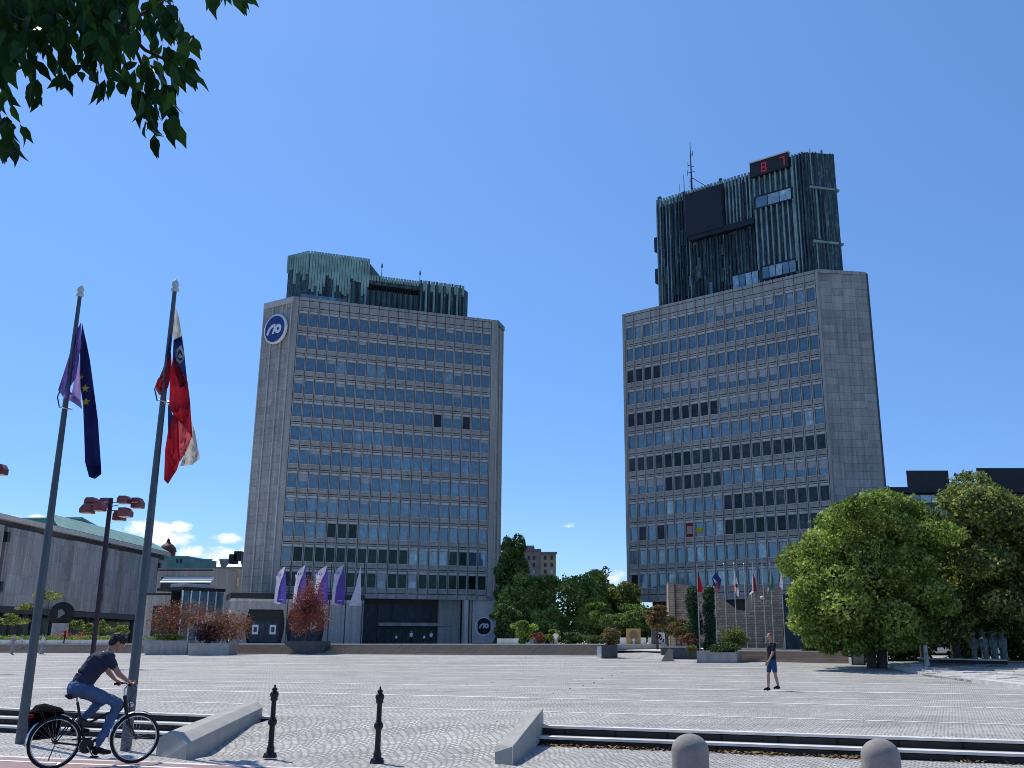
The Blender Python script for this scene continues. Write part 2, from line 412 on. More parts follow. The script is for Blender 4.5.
def azel(x,y):
    r=ray(x,y);return math.atan2(r[0],r[1]),math.atan2(r[2],math.hypot(r[0],r[1]))
tot=None
for (x,y,rx,ry,w) in [(152,529,24,9,1.),(165,538,34,7,.9),(180,527,12,6,.8),(208,552,27,7,1.),(228,538,16,6,.95),(40,520,34,5,.8),(6,523,14,4,.7),(112,545,10,22,.55),(616,576,13,8,1.),(606,570,8,5,.8),(250,552,12,6,.7),(568,524,8,3,.45),(545,520,9,3,.35),(655,584,20,7,.8),(-120,540,70,14,.9),(1150,520,60,12,.8),(-300,500,80,14,.8),(1400,540,90,16,.9),(420,560,60,10,.8)]:
    a,e=azel(x,y);k=1009.
    g=math_(t,'ADD',math_(t,'POWER',math_(t,'DIVIDE',math_(t,'SUBTRACT',az,a),rx/k),2.),math_(t,'POWER',math_(t,'DIVIDE',math_(t,'SUBTRACT',el,e),ry/k),2.))
    g=math_(t,'MULTIPLY',math_(t,'SUBTRACT',1.25,g),w)
    tot=g if tot is None else math_(t,'MAXIMUM',tot,g)
tot=math_(t,'MAXIMUM',tot,-4.)
dens=math_(t,'ADD',tot,math_(t,'MULTIPLY',math_(t,'SUBTRACT',nz.outputs['Fac'],.54),5.2))
mr=t.nodes.new('ShaderNodeMapRange');mr.interpolation_type='SMOOTHSTEP';mr.inputs[1].default_value=0;mr.inputs[2].default_value=1.1;mr.inputs[4].default_value=.92
t.links.new(dens,mr.inputs[0])
cc=ramp(t,nz.outputs['Fac'],[(.35,(5.4,6.2,7.6)),(.62,(8.2,8.4,8.8))])
t.links.new(mixc(t,mr.outputs[0],skc,cc),bg.inputs[0])
S.view_settings.view_transform='Standard';S.view_settings.look='None';S.view_settings.exposure=0
S.render.engine='CYCLES'
try: S.cycles.pixel_filter_type='BLACKMAN_HARRIS';S.cycles.filter_width=.95;S.cycles.max_bounces=6;S.cycles.transparent_max_bounces=4
except Exception: pass
# ================================================================== GROUND
def grid(mb,us,ts,zf,m):
    nu,nt_=len(us),len(ts)
    mb.add([ut(u,t,zf(u,t)) for t in ts for u in us],[(j*nu+i,j*nu+i+1,(j+1)*nu+i+1,(j+1)*nu+i) for j in range(nt_-1) for i in range(nu-1)],m)
lin=lambda a,b,n:[a+(b-a)*i/n for i in range(n+1)]
RL,RR=-5.45,-.3          # the sloped passage between the two cheek walls (u range)
def zs(u,t):
    a=-.135*max(0,min(1,(-u-.5)/5.5))
    k=max(0,min(1,(t+6.)/4.));k=k*k*(3-2*k)
    return a*k
mb=MB();grid(mb,lin(-140,110,2),[0,30,52,60],lambda u,t:gz_t(t),'cobble');struct(mb,'plaza')
mb=MB();grid(mb,[-140]+lin(-30,RL,40)+lin(RR,25,30)+[140],lin(-7,0,7),zs,'cobble')
mb.f=[f for f in mb.f];struct(mb,'cobbled_footway')
mb=MB();grid(mb,[-140,140],[-200,-7],lambda u,t:0,'asphalt')
struct(mb,'road')
mb=MB();mb.add([ut(RL+.1,-3.3,-.105),ut(RR+1.1,-3.1,.0),ut(RR+.3,0,.284),ut(RL,0,.284)],[(0,1,2,3)],'cobble');struct(mb,'sloped_passage')
# pale slab strips running across the plaza
mb=MB()
tt=.0;k=0
for tt,w in [(3.15,.16),(7.9,.3),(10.6,.16),(14.2,.34),(17.6,.16),(21,.3),(24.5,.2),(28,.34),(32,.2),(36,.34),(40,.2),(44,.34),(48,.3)]:
    r=random.Random(int(tt*10));u=-110
    while u<90:
        L=r.uniform(3,14)
        ww=w*r.uniform(.7,1.1)
        mb.add([ut(u,tt,gz_t(tt)+.005),ut(u+L-.05,tt,gz_t(tt)+.005),ut(u+L-.05,tt+ww,gz_t(tt+ww)+.005),ut(u,tt+ww,gz_t(tt+ww)+.005)],[(0,1,2,3)],'pale_slab')
        u+=L if r.random()<.85 else L+r.uniform(.5,2)
struct(mb,'paving_strip')
# kerb line and cycle lane, lower left
k0=at(0,756,0);k1=at(330,769,0);kd=(k1-k0).normalized();kn=Vector((kd.y,-kd.x,0))
K=lambda a,b,z:Vector((k0.x,k0.y,0))+kd*a+kn*b+Vector((0,0,z))
mb=MB();mb.add([K(-25,0,.006),K(30,0,.006),K(30,.12,.006),K(-25,.12,.006)],[(0,3,2,1)],'pale_slab');struct(mb,'kerb_strip')
mb=MB();mb.add([K(-40,.12,.005),K(30,.12,.005),K(30,3.2,.005),K(-40,3.2,.005)],[(0,3,2,1)],'red_lane');struct(mb,'cycle_lane')
mb=MB();mb.add([K(-40,.48,.009),K(30,.48,.009),K(30,.58,.009),K(-40,.58,.009)],[(0,3,2,1)],'white_paint');struct(mb,'lane_marking')
# low step flights along the near edge of the plaza
def flight(u0,u1,n,riser,tread,topz,t0,m_t,m_r,name,label,cat,dr=1,slabs=0,lip=.03):
    p=ut((u0+u1)/2,t0,topz-n*riser)
    rt=thing(name,p,label,cat)
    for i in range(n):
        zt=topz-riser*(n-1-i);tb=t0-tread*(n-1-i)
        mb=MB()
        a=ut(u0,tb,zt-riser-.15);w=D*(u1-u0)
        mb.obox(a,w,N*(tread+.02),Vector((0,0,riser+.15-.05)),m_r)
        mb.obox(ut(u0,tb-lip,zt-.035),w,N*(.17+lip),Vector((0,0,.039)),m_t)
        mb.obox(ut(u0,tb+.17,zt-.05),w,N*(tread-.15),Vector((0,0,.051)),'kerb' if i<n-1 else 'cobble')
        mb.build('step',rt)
    return rt
flight(-34,RL-.12,3,.145,.36,.28,-.02,'pale_slab','riser_painted_shade','stone_steps','low flight of three stone steps with shade painted on the risers and pale edges, behind the cyclist','steps')
flight(RR+.1,24,2,.145,.36,.28,-.02,'pale_slab','riser_painted_shade','stone_steps','low flight of two long steps with shade-painted risers behind the round stone bollards','steps')
# leaf litter against the steps
mb=MB();r=random.Random(3)
for i in range(800):
    u=r.choice([r.gauss(1.3,.7),r.gauss(3.8,.35),r.gauss(5.2,.25),r.uniform(.2,8)]);t=-.42-abs(r.gauss(0,.09))
    if u<.1: continue
    p=ut(u,t,zs(u,t)+r.uniform(.006,.04));a=r.uniform(0,6.3);s=r.uniform(.02,.045)
    e1=Vector((math.cos(a),math.sin(a),r.uniform(-.5,.5)))*s;e2=Vector((-math.sin(a),math.cos(a),r.uniform(-.3,.3)))*s*.6
    mb.add([p-e1,p+e2,p+e1,p-e2],[(0,1,2,3)],'fan_leaf')
o=mb.build('leaf_litter');tag(o,'brown dead leaves blown against the foot of the low steps','dead leaves',kind='stuff')
# cheek walls of the passage
def cheek(pts_f,pts_b,label,chamfer):
    # pts: bottom-left, bottom-right at front and back; heights
    (fl,fr,hf),(bl,br,hb)=pts_f,pts_b
    mb=MB();z=Vector((0,0,1));fl,fr,bl,br=map(Vector,(fl,fr,bl,br))
    wf=(fr-fl)*chamfer;wb=(br-bl)*chamfer;al=(bl-fl).normalized()
    A=[fl-z*.2,fr-z*.2,fr+z*hf*.62+al*0,fr-wf+z*hf+al*.10,fl+wf+z*hf+al*.10,fl+z*hf*.62]
    B=[bl-z*.2,br-z*.2,br+z*hb*.62,br-wb+z*hb-al*.06,bl+wb+z*hb-al*.06,bl+z*hb*.62]
    n=6;mb.add(A+B,[(i,(i+1)%n,n+(i+1)%n,n+i) for i in range(n)]+[tuple(range(n))[::-1],tuple(range(n,2*n))],'kerb')
    single(mb,'cheek_wall',(fl+fr)/2,label,'low wall',bevel=.012)
a=at(156,751,0);b=at(186,757,0)
cheek((a,b,.30),(at(250,712,.28),at(262,716.5,.28),.27),'low bevelled concrete wall sloping up beside the cyclist\'s front wheel',.3)
cheek((at(495,763.6,0),at(512.5,765.5,0),.24),(at(534,722,.28),at(543.5,725,.28),.27),'short sloping concrete wall with sharp square edges at the end of the long right steps',.04)
# ---- rear edge: boundary of the raised ground behind the plaza
TZ=1.2
bnd=[ut(-160,52),ut(-120,52)]
pL=gat(0,652.7);p6=gat(601,655.5);p668=gat(668,661);p700=gat(700,661);p852=gat(852,663.5);p890=gat(890,668);pE=gat(1024,689)
ext=pE+(pE-p890).normalized()*30;ext.z=.28
ext0=pL+(pL-p6).normalized()*150;ext0.z=.8
path=[ext0,pL,p6,p668,p700,p852,p890,pE,ext]
# raised ground: strips out to the horizon
mb=MB()
def far(p,r=5000): 
    d=Vector((p.x,p.y,0)).normalized();return d*r
def zb(i): return [1.6,1.6,1.2,1.2,1.2,1.2,.72,.72,.72][i]
inner=[];
for i,p in enumerate(path): inner.append(Vector((p.x,p.y,0))+Vector((p.x,p.y,0)).normalized()*(3.2 if i<6 else .8))
outp=[far(p) for p in inner];outp[0]=Vector((-5000,600,0));outp[-1]=Vector((5000,-300,0))
for i in range(len(path)-1):
    a,b=inner[i],inner[i+1];c,d=outp[i+1],outp[i]
    mb.add([(a.x,a.y,1.15 if i<6 else .2),(b.x,b.y,1.15 if i<5 else .2),(c.x,c.y,1.15),(d.x,d.y,1.15)],[(0,1,2,3)],'earth')
struct(mb,'ground')
# left terrace (bank forecourt) with its wide brown steps
dirL=(p6-pL);dirL.z=0;dirL.normalize();nL=Vector((-dirL.y,dirL.x,0))
mb=MB();q0=Vector((ext0.x,ext0.y,0))+nL*2.6;q1=Vector((p6.x,p6.y,0))+nL*2.6
mb.prism([(q0.x,q0.y),(q1.x,q1.y),(q1.x+nL.x*22,q1.y+nL.y*22),(-6,175),(-200,260),(q0.x,q0.y+60)],.3,1.6,'conc','pale_slab')
struct(mb,'terrace')
def bank(a,b,nrm,z0,z1,n,tread,label,m_t='step_brown',m_r='step_brown',toplight=True):
    a=Vector((a.x,a.y,0));b=Vector((b.x,b.y,0));rs=(z1-z0)/n
    rt=thing('stone_steps',(a+b)/2+Vector((0,0,z0)),label,'steps')
    for i in range(n):
        mb=MB();z=z0+rs*(i+1)
        mb.obox(a+nrm*(tread*i)+Vector((0,0,z-rs-.3)),b-a,nrm*(tread+.03),Vector((0,0,rs+.3-.03)),m_r)
        mb.obox(a+nrm*(tread*i)+Vector((0,0,z-.03)),b-a,nrm*(tread+.03),Vector((0,0,.034)),'pale_slab' if (toplight and i==n-1) else m_t)  # top course paled to paint sunlight on the upper tread
        mb.build('step',rt)
    return rt
bank(ext0,p6,nL,.78,1.6,6,.42,'wide weathered brown steps rising to the bank tower across the back of the plaza')
dR=(p852-p700);dR.z=0;dR.normalize();nR=Vector((-dR.y,dR.x,0))
zr=(p700.z+p852.z)/2
bank(p700,p852,nR,min(p700.z,p852.z)-.02,1.22,5,.4,'brown steps below the row of flagpoles and the brick wall')
# ramp path between planters
mb=MB();a,b=Vector(p6),Vector(p668);c=b+V3((.6,4.5,0));d=a+V3((2.2,4.5,0))
mb.add([(a.x,a.y,a.z+.01),(b.x,b.y,b.z+.01),(c.x,c.y,1.19),(d.x,d.y,1.19)],[(0,1,2,3)],'cobble')
mb.add([(d.x,d.y,1.19),(c.x,c.y,1.19),(c.x+11,c.y+40,1.2),(d.x+4,d.y+40,1.2)],[(0,1,2,3)],'pale_slab')
struct(mb,'path')
# right hand lawn terrace with a rough stone edge
mb=MB();w0=Vector((p890.x,p890.y,0));w1=Vector((ext.x,ext.y,0));w1e=Vector((pE.x,pE.y,0))
wd=(w1-w0).normalized();wn=Vector((-wd.y,wd.x,0))
if wn.x<0: wn=-wn
wn=Vector((wn.x,wn.y,0))
p870=Vector(gat(852,664));p870.z=0
_b0=at(905,661.5,.7);_b1=at(1060,663.5,.7);_b1=_b0+(_b1-_b0)*2.2
mb.add([tuple(_b0),tuple(_b1),tuple(w1+wn*60+Vector((0,0,.7))),tuple(w0+wn*60+Vector((0,0,.7)))],[(0,1,2,3)],'grass')
mb.add([tuple(_b0),tuple(w0+wn*60+Vector((0,0,.7))),tuple(p870+wn*40+Vector((0,0,.7))),tuple(p870+wn*1.2+Vector((0,0,.7)))],[(0,1,2,3)],'grass')
struct(mb,'lawn')
rt=thing('edging_wall',w0,'low stepped edging of rough pale stone in front of the bronze figures','low wall')
r=random.Random(5)
for i,(off,zt) in enumerate([(0,.16),(.45,.29),(.9,.43)]):
    mb=MB();L=(w1-w0).length;u=-2.
    base=.28
    while u<L:
        l=r.uniform(.5,1.3);g=gz((w0+wd*u).x,(w0+wd*u).y)
        mb.obox(w0+wd*u+wn*(off*.9)+Vector((0,0,-.1)),wd*(l-.03),wn*.55,Vector((0,0,.1+max(g,.2)*(1-i*.15)+zt*.75*r.uniform(.85,1.1) if g+zt*.6<.8 else .82)),'conc_light');u+=l
    mb.build('stone_course',rt)
# pale stone stair at far right
s0=w1e-wd*5.2
B0=at(905,661.5,.72);B1=at(1060,663.5,.72);B1=B0+(B1-B0)*2.2;A0=w0+wd*1.;A1=w1
rt=thing('stone_steps',A0,'broad pale stone steps widening towards the right edge below the lawn','steps')
for i in range(8):
    f=i/8.;g=(i+1)/8.;zt_=.30+.42*g;mb=MB();nn_=26
    for j in range(nn_):
        q=[A0.lerp(A1,j/nn_),A0.lerp(A1,(j+.985)/nn_)];w_=[B0.lerp(B1,j/nn_),B0.lerp(B1,(j+.985)/nn_)]
        P4=[q[0].lerp(w_[0],f),q[1].lerp(w_[1],f),q[1].lerp(w_[1],g+.02),q[0].lerp(w_[0],g+.02)]
        mb.prism([(p.x,p.y) for p in P4],zt_-.3,zt_,'conc' if (i*7+j*3)%5 else 'conc_light')
    mb.build('step',rt)
rt=thing('stone_steps',s0,'short flight of pale stone blocks at the very right of the plaza edge','steps')
for i in range(1):
    mb=MB();u=0
    while u<14:
        l=r.uniform(.8,1.4);mb.obox(s0+wd*u-wn*(.1-.62*i)+Vector((0,0,.1)),wd*(l-.02),wn*.7,Vector((0,0,.32+.115*i)),'conc_light');u+=l
    mb.build('step',rt)
# ================================================================== TOWERS
def vdir(a): return Vector((math.cos(R(a)),math.sin(R(a)),0))
def facade(P,Q,n,mod,s0,zc0,dz,rows,zb_,zt_,ww,wh,rt,codes,nrm):
    """P->Q outer facade line; cells of one module; concrete grid in one mesh, windows as parts"""
    T=(Q-P);L=T.length;T.normalize();mb=MB();dep=.42
    def bx(sa,sb,za,zb2,da,db,m): # da outer depth, db inner depth (positive = inwards)
        mb.obox(P+T*sa-nrm*db+Vector((0,0,za)),T*(sb-sa),nrm*(db-da),Vector((0,0,zb2-za)),m)
    edges=[s0+mod*(i-.5) for i in range(n+1)]
    pw=(mod-ww)/2-.045
    top=zc0+wh/2
    for i,e in enumerate(edges):
        if i==0: bx(0.02,e-.045,zb_,zt_,0,dep,'conc')
        else: bx(e-.045-pw,e-.045,zb_,top+.9,.0,dep,'conc_light' if False else 'conc')
        if i==n: bx(e+.045,L-.02,zb_,zt_,0,dep,'conc')
        else: bx(e+.045,e+.045+pw,zb_,top+.9,.0,dep,'conc')
    for c in range(n):
        a=edges[c]+.045+pw;b=edges[c+1]-.045-pw
        for k in range(rows+1):
            za=zc0-dz*k+wh/2 if k<rows+0 else None
            # spandrel under window k (and above window k+1)
            zw=zc0-dz*k-wh/2
            if k==rows: continue
            zn=zc0-dz*(k+1)+wh/2 if k<rows-1 else zb_
            h=zw-zn
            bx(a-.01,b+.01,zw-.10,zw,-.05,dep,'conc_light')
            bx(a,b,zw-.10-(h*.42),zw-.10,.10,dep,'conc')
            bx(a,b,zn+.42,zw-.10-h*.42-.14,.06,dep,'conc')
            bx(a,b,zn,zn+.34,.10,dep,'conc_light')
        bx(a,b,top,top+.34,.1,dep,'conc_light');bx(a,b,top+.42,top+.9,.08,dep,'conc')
        # parapet panel with a shadow gap
        x0,x1=edges[c]+.045,edges[c+1]-.045
        bx(x0,x1,top+1.02,zt_-.55,.06,dep,'conc');bx(x0,x1,zt_-.45,zt_,.0,dep,'conc')
    # thin continuous bands that project at every floor
    for k in range(rows):
        zw=zc0-dz*k-wh/2-.10;h=(dz-wh)
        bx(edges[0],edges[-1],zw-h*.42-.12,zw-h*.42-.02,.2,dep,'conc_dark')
    mb.build('facade_grid',rt)
    # windows
    stuff=MB();cnt=0
    for k in range(rows):
        for c in range(n):
            code=codes[k][c];a=edges[c]+.045+pw;b=edges[c+1]-.045-pw;z0=zc0-dz*k-wh/2;z1=z0+wh
            w=MB() if cnt<100 else stuff
            def pb(sa,sb,za,zb2,da,db,m): w.obox(P+T*sa-nrm*db+Vector((0,0,za)),T*(sb-sa),nrm*(db-da),Vector((0,0,zb2-za)),m)
            f=.06
            pb(a,a+f,z0,z1,.2,.3,'win_frame');pb(b-f,b,z0,z1,.2,.3,'win_frame');pb(a+f,b-f,z0,z0+f,.2,.3,'win_frame');pb(a+f,b-f,z1-f,z1,.2,.3,'win_frame')
            g={'g':'glass_sky','l':'glass_pale','d':'glass_dark','n':'glass_green','h':'glass_sky','k':'glass_dark','p':'flag_red','y':'glass_sky','w':'glass_sky'}[code]
            # each pane is hung a hair out of true, so reflections differ from window to window
            jr=random.Random(k*31+c*7+int(P.x));tl=jr.uniform(-.012,.012);t2=jr.uniform(-.012,.012)
            A=P+T*(a+f)+Vector((0,0,z0+f))-nrm*(.26+tl);B=P+T*(b-f)+Vector((0,0,z0+f))-nrm*(.26-tl)
            C2=P+T*(b-f)+Vector((0,0,z1-f))-nrm*(.26-tl+t2);D2=P+T*(a+f)+Vector((0,0,z1-f))-nrm*(.26+tl+t2)
            pane=[A,B,C2,D2]
            if (B-A).cross(D2-A).dot(nrm)<0: pane=pane[::-1]
            w.add(pane,[(0,1,2,3)],g)
            if code in 'hw':
                fr=jr.choice([.42,.5,.5,.55]) if code=='h' else .22
                pb(a+f,b-f,z1-f-(z1-z0)*fr,z1-f,.205,.235,'blind')
            if code=='p': pb(a+.2,b-.2,z0+.5,z1-.5,.2,.235,'flag_white')
            if code=='y': pb(a+f,b-f,z0+.6,z0+1.3,.2,.235,'flag_yellow')
            cnt+=1
            if w is not stuff: w.build('window',rt)
    o=stuff.build('windows',rt);o['kind']='stuff'
    mb=MB()  # dark core behind the grid
    return None
def hexa(P,Q,th,L,ch_r,ch_l,A=None,G=None):
    """triangular plan with cut corners: P,Q front corners"""
    Rg=G if G is not None else Q+vdir(th+60)*ch_r
    Lf=A if A is not None else P+vdir(th+120)*ch_l*1
    B1=Rg+vdir(th+120)*L;B2=Lf+vdir(th+60)*L*.98
    return [P,Q,Rg,B1,B2,Lf]
V=Vector
# --- tower one (left, bank)
B=V((-42.24,148.06,0));C=V((-10.23,160.16,0));A=V((-47.85,151.47,0));Dd=V((-9.3,163.95,0))
th1=math.degrees(math.atan2(C.y-B.y,C.x-B.x));TN1=V((math.sin(R(th1)),-math.cos(R(th1)),0))
hx=hexa(B,C,th1,33,5,6,A=A,G=Dd)
t1=thing('office_tower',(-25,162,1.6),'left grey concrete office tower with round blue bank sign and low dark green rooftop','office tower')
ins=-TN1*.40
core=[B+ins,C+ins]+hx[2:]
mb=MB();mb.prism([(p.x,p.y) for p in core],8.5,55.25,'conc_panel','roof_grey');mb.prism([(p.x,p.y) for p in core],55.25,55.5,'conc_dark')
mb.obox(B+ins+V((0,0,8.35)),C-B,TN1*.40,V((0,0,.6)),'conc')
mb.build('tower_body',t1)
# vertical joints on the chamfer: projecting ribs
mb=MB();ch=(A-B);n_out=V((ch.y,-ch.x,0)).normalized()
if n_out.y>0: n_out=-n_out
for k in (0.02,.33,.66,.98):
    mb=MB();mb.obox(B+ch*k+V((0,0,8.5)),ch.normalized()*.16,n_out*.14,V((0,0,47.0)),'conc_light');mb.build('corner_rib',t1)
mb=MB();mb.obox(B+V((0,0,54.6)),ch,n_out*.2,V((0,0,1.0)),'conc_light');mb.build('coping',t1);mb=MB()
ch2=Dd-C;n2=V((ch2.y,-ch2.x,0)).normalized()
for k in (.05,.5,.93): mb.obox(C+ch2*k+V((0,0,8.5)),ch2.normalized()*.2,n2*.12,V((0,0,47.0)),'conc_light')
mb.obox(C+V((0,0,54.9)),ch2,n2*.25,V((0,0,.8)),'roof_green')
mb.build('corner_cladding',t1)
rr=random.Random(11)
codes=[]
for k in range(12):
    row=''
    for c in range(20):
        x='w' if rr.random()<.12 else 'g'
        if k==2 and c in(4,7,8,15): x='l'
        if k==4 and c in (14,17): x='k'
        if 6<=k<=9: x=rr.choice('gggwwh' if k in(7,9) and c<9 else 'ggggw')
        if k==9 and c in(4,5,6): x='n'
        if k==10: x='n' if (1<=c<=11 or c>=16 and rr.random()<.7) else ('l' if c in(12,13,14,15) else 'g')
        if k==11: x='n' if rr.random()<.85 else 'h'
        row+=x
    codes.append(row)
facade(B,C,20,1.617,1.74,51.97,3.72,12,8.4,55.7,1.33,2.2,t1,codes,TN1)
# blue round sign on the chamfer
sc=B+(A-B)*.50+n_out*.25+V((0,0,0));sc.z=0
zsg=aty(275,330,150).z
sg=MB();ctr=V((sc.x,sc.y,zsg));ex=(B-A).normalized();ez=V((0,0,1))
def disc(mb,c,r0,r1,m,off,n=40,a0=0,a1=2*PI,ex=ex,ez=ez,no=n_out,sx=1):
    vs=[];fs=[]
    for i in range(n+1):
        a=a0+(a1-a0)*i/n;d=ex*(math.cos(a)*sx)+ez*math.sin(a);vs+= [c+d*r0+no*off,c+d*r1+no*off]
    fs=[(2*i,2*i+1,2*i+3,2*i+2) for i in range(n)]
    if fs and (vs[1]-vs[0]).cross(vs[2]-vs[0]).dot(no)<0: fs=[f[::-1] for f in fs]
    mb.add(vs,fs,m)
sg.lathe(ctr-n_out*.2,[(2.5,0),(2.5,.35),(2.35,.4)],'sign_white',40,n_out)
disc(sg,ctr,0,2.36,'sign_white',.19)
disc(sg,ctr,0,2.2,'sign_blue',.21)
def logo(mb,c,s,m,off,ex,ez,no):
    # slanted stroke with a curl, then a ring
    def P2(x,y): return c+ex*(x*s)+ez*(y*s)+no*off
    pts=[(-.78,-.42),(-.62,-.02),(-.40,.20),(-.12,.30),(.06,.26)]
    w=.15
    for i in range(len(pts)-1):
        (x0,y0),(x1,y1)=pts[i],pts[i+1];dx,dy=x1-x0,y1-y0;l=math.hypot(dx,dy);nx,ny=-dy/l*w*.8,dx/l*w*.8
        q=[P2(x0-nx,y0-ny),P2(x1-nx,y1-ny),P2(x1+nx,y1+ny),P2(x0+nx,y0+ny)]
        if (q[1]-q[0]).cross(q[3]-q[0]).dot(no)<0: q=q[::-1]
        mb.add(q,[(0,1,2,3)],m)
    q=[P2(-.28,-.42),P2(-.06,-.42),P2(.12,.15),P2(-.1,.15)]
    if (q[1]-q[0]).cross(q[3]-q[0]).dot(no)<0: q=q[::-1]
    mb.add(q,[(0,1,2,3)],m)
    disc(mb,P2(.38,-.04)-no*off,.12*s,.38*s,m,off+.003*s,28,ex=ex,ez=ez,no=no)
logo(sg,ctr,2.05,'sign_white',.23,ex,ez,n_out)
sg.build('round_sign',t1)
# --- rooftop of tower one
def ribs(mb,P,T,n_,s0,s1,z0,z1,step,w,d,m,jit=0,r=random.Random(2)):
    s=s0
    while s<s1-.01:
        za=z0+(r.uniform(-jit,jit) if jit else 0)
        mb.obox(P+T*s+V((0,0,za)),T*w,n_*d,V((0,0,z1-za)),m);s+=step
T1=(C-B).normalized();P1=B-TN1*2.1
rt_=MB()
def roof_pt(s,d,z=0): q=P1+T1*s-TN1*d;return V((q.x,q.y,z))
def pr(mb,sd_,z0,z1,m,mt=None): mb.prism([tuple(roof_pt(s,d))[:2] for s,d in sd_],z0,z1,m,mt)
pr(rt_,[(2.4,0),(12.2,0),(12.2,9),(1.,9),(-.7,3.6)],55.5,64.3,'copper','verdigris')
pr(rt_,[(12.2,.9),(21.,.9),(21,9),(12.2,9)],55.5,59.5,'copper_teal','verdigris')
pr(rt_,[(12.2,1.8),(21.,1.8),(21,9),(12.2,9)],59.5,60.3,'copper_dark')
pr(rt_,[(12.2,.3),(21.,.3),(21,9),(12.2,9)],60.3,61.5,'copper','verdigris')
rt_.hull([roof_pt(12.2,.3,61.4),roof_pt(12.2,.3,64.1),roof_pt(14.6,.3,61.4),roof_pt(12.2,6,61.4),roof_pt(12.2,6,64.1),roof_pt(14.6,6,61.4)],'copper_teal')
pr(rt_,[(21,.1),(28.6,.1),(30.0,1.8),(30,9),(21,9)],55.5,61.6,'copper','verdigris')
o1=rt_.build('rooftop_block',t1)
mb=MB();r=random.Random(4)
for i in range(22):
    s=2.4+i*.45;zb2=r.uniform(57.,61.)
    mb.obox(roof_pt(s,-.0,zb2-(.0)),T1*.38,TN1*.28,V((0,0,64.6-zb2)),'verdigris')
for i in range(9):
    f=i/9.;q=roof_pt(-.7+3.1*f,3.6-3.6*f,0);zb2=r.uniform(59.,62.5)
    mb.obox(q+V((0,0,zb2)),(roof_pt(2.4,0)-roof_pt(-.7,3.6)).normalized()*.32,V((-.22,-.18,0)),V((0,0,64.7-zb2)),'verdigris')
for i in range(14):
    s=3+i*.66
    if i%2: mb.obox(roof_pt(s,0,56.2),T1*.34,TN1*.18,V((0,0,r.uniform(3,5.5))),'fin_pale' if i%4==1 else 'copper_dark')
for i in range(19): mb.obox(roof_pt(12.2+i*.46,.3,60.9),T1*.34,TN1*.3,V((0,0,.95)),'verdigris')
for i in range(19): mb.obox(roof_pt(12.2+i*.46,.9,55.9),T1*.2,TN1*.2,V((0,0,3.5)),'copper_dark' if i%2 else 'copper_teal')
for i in range(19): mb.obox(roof_pt(12.2+i*.46,1.6,59.55),T1*.16,TN1*.5,V((0,0,.7)),'copper_dark')
for i in range(17):
    s=21+i*.46
    if i%3==1: 
        mb.obox(roof_pt(s,.1,60.2),T1*.44,TN1*.2,V((0,0,1.8)),'verdigris');mb.obox(roof_pt(s,.1,56.5),T1*.4,TN1*.05,V((0,0,3.4)),'copper_dark')
    else: mb.obox(roof_pt(s,.1,55.6),T1*.3,TN1*.34,V((0,0,6.4)),'verdigris' if i%3 else 'copper')
mb.build('copper_rib',t1)
for s,zt in ((15.2,66.3),(22.,65.9)):
    mb=MB();mb.tube([roof_pt(s,5,61.2),roof_pt(s,5,zt)],[.09,.04],'dark_metal',6);mb.tube([roof_pt(s,5,zt-.9),roof_pt(s,5,zt-.3)],[.16,.12],'dark_metal',6);mb.build('antenna',t1)
mb=MB()
for i in range(5): mb.obox(roof_pt(1.2+i*1.45,-1.2,55.55),T1*1.38,TN1*.06,V((0,0,1.0)),'glass_sky')
mb.build('roof_glazing',t1)
# --- ground storeys of tower one
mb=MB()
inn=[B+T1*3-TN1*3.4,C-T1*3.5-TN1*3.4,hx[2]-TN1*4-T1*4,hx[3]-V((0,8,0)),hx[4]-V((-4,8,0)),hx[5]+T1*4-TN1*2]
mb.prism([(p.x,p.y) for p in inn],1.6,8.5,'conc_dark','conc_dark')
mb.obox(C-T1*4-TN1*3+V((0,0,1.6)),T1*7,-TN1*.3,V((0,0,6.9)),'conc_dark')
mb.obox(B+T1*16.5-TN1*3.3+V((0,0,4.3)),T1*11,TN1*1.4,V((0,0,.5)),'conc')
mb.obox(B+T1*26-TN1*2.9+V((0,0,1.6)),T1*3.6,TN1*.7,V((0,0,6.9)),'conc')
mb.build('ground_storey',t1)
for s,w,dp in ((29.6,.7,1.2),(30.7,.3,.6),(34.6,.35,.5),(12.9,.8,1.)):
    mb=MB();mb.obox(B+T1*s-TN1*1.2+V((0,0,1.6)),T1*w,TN1*dp,V((0,0,6.9)),'conc_light');mb.build('column',t1)
mb=MB()
for i in range(7): mb.obox(C+T1*(1.2+i*.8)+V((0,i*.5,1.6)),T1*.22,TN1*.6,V((0,0,10.5-i*.5)),'conc_light' if i%2 else 'dark_metal')
mb.obox(C+T1*1.+V((0,.5,1.6)),T1*6,TN1*.1,V((0,0,2.2)),'white_metal')
mb.build('side_screen',t1)
for s in (14.2,16.5,18.8,21.1,23.4):
    mb=MB();mb.obox(B+T1*s-TN1*3.32+V((0,0,5.1)),T1*1.9,TN1*.1,V((0,0,2.6)),'glass_dark');mb.obox(B+T1*s-TN1*3.32+V((0,0,1.8)),T1*1.9,TN1*.1,V((0,0,2.3)),'glass_dark');mb.build('shop_window',t1)
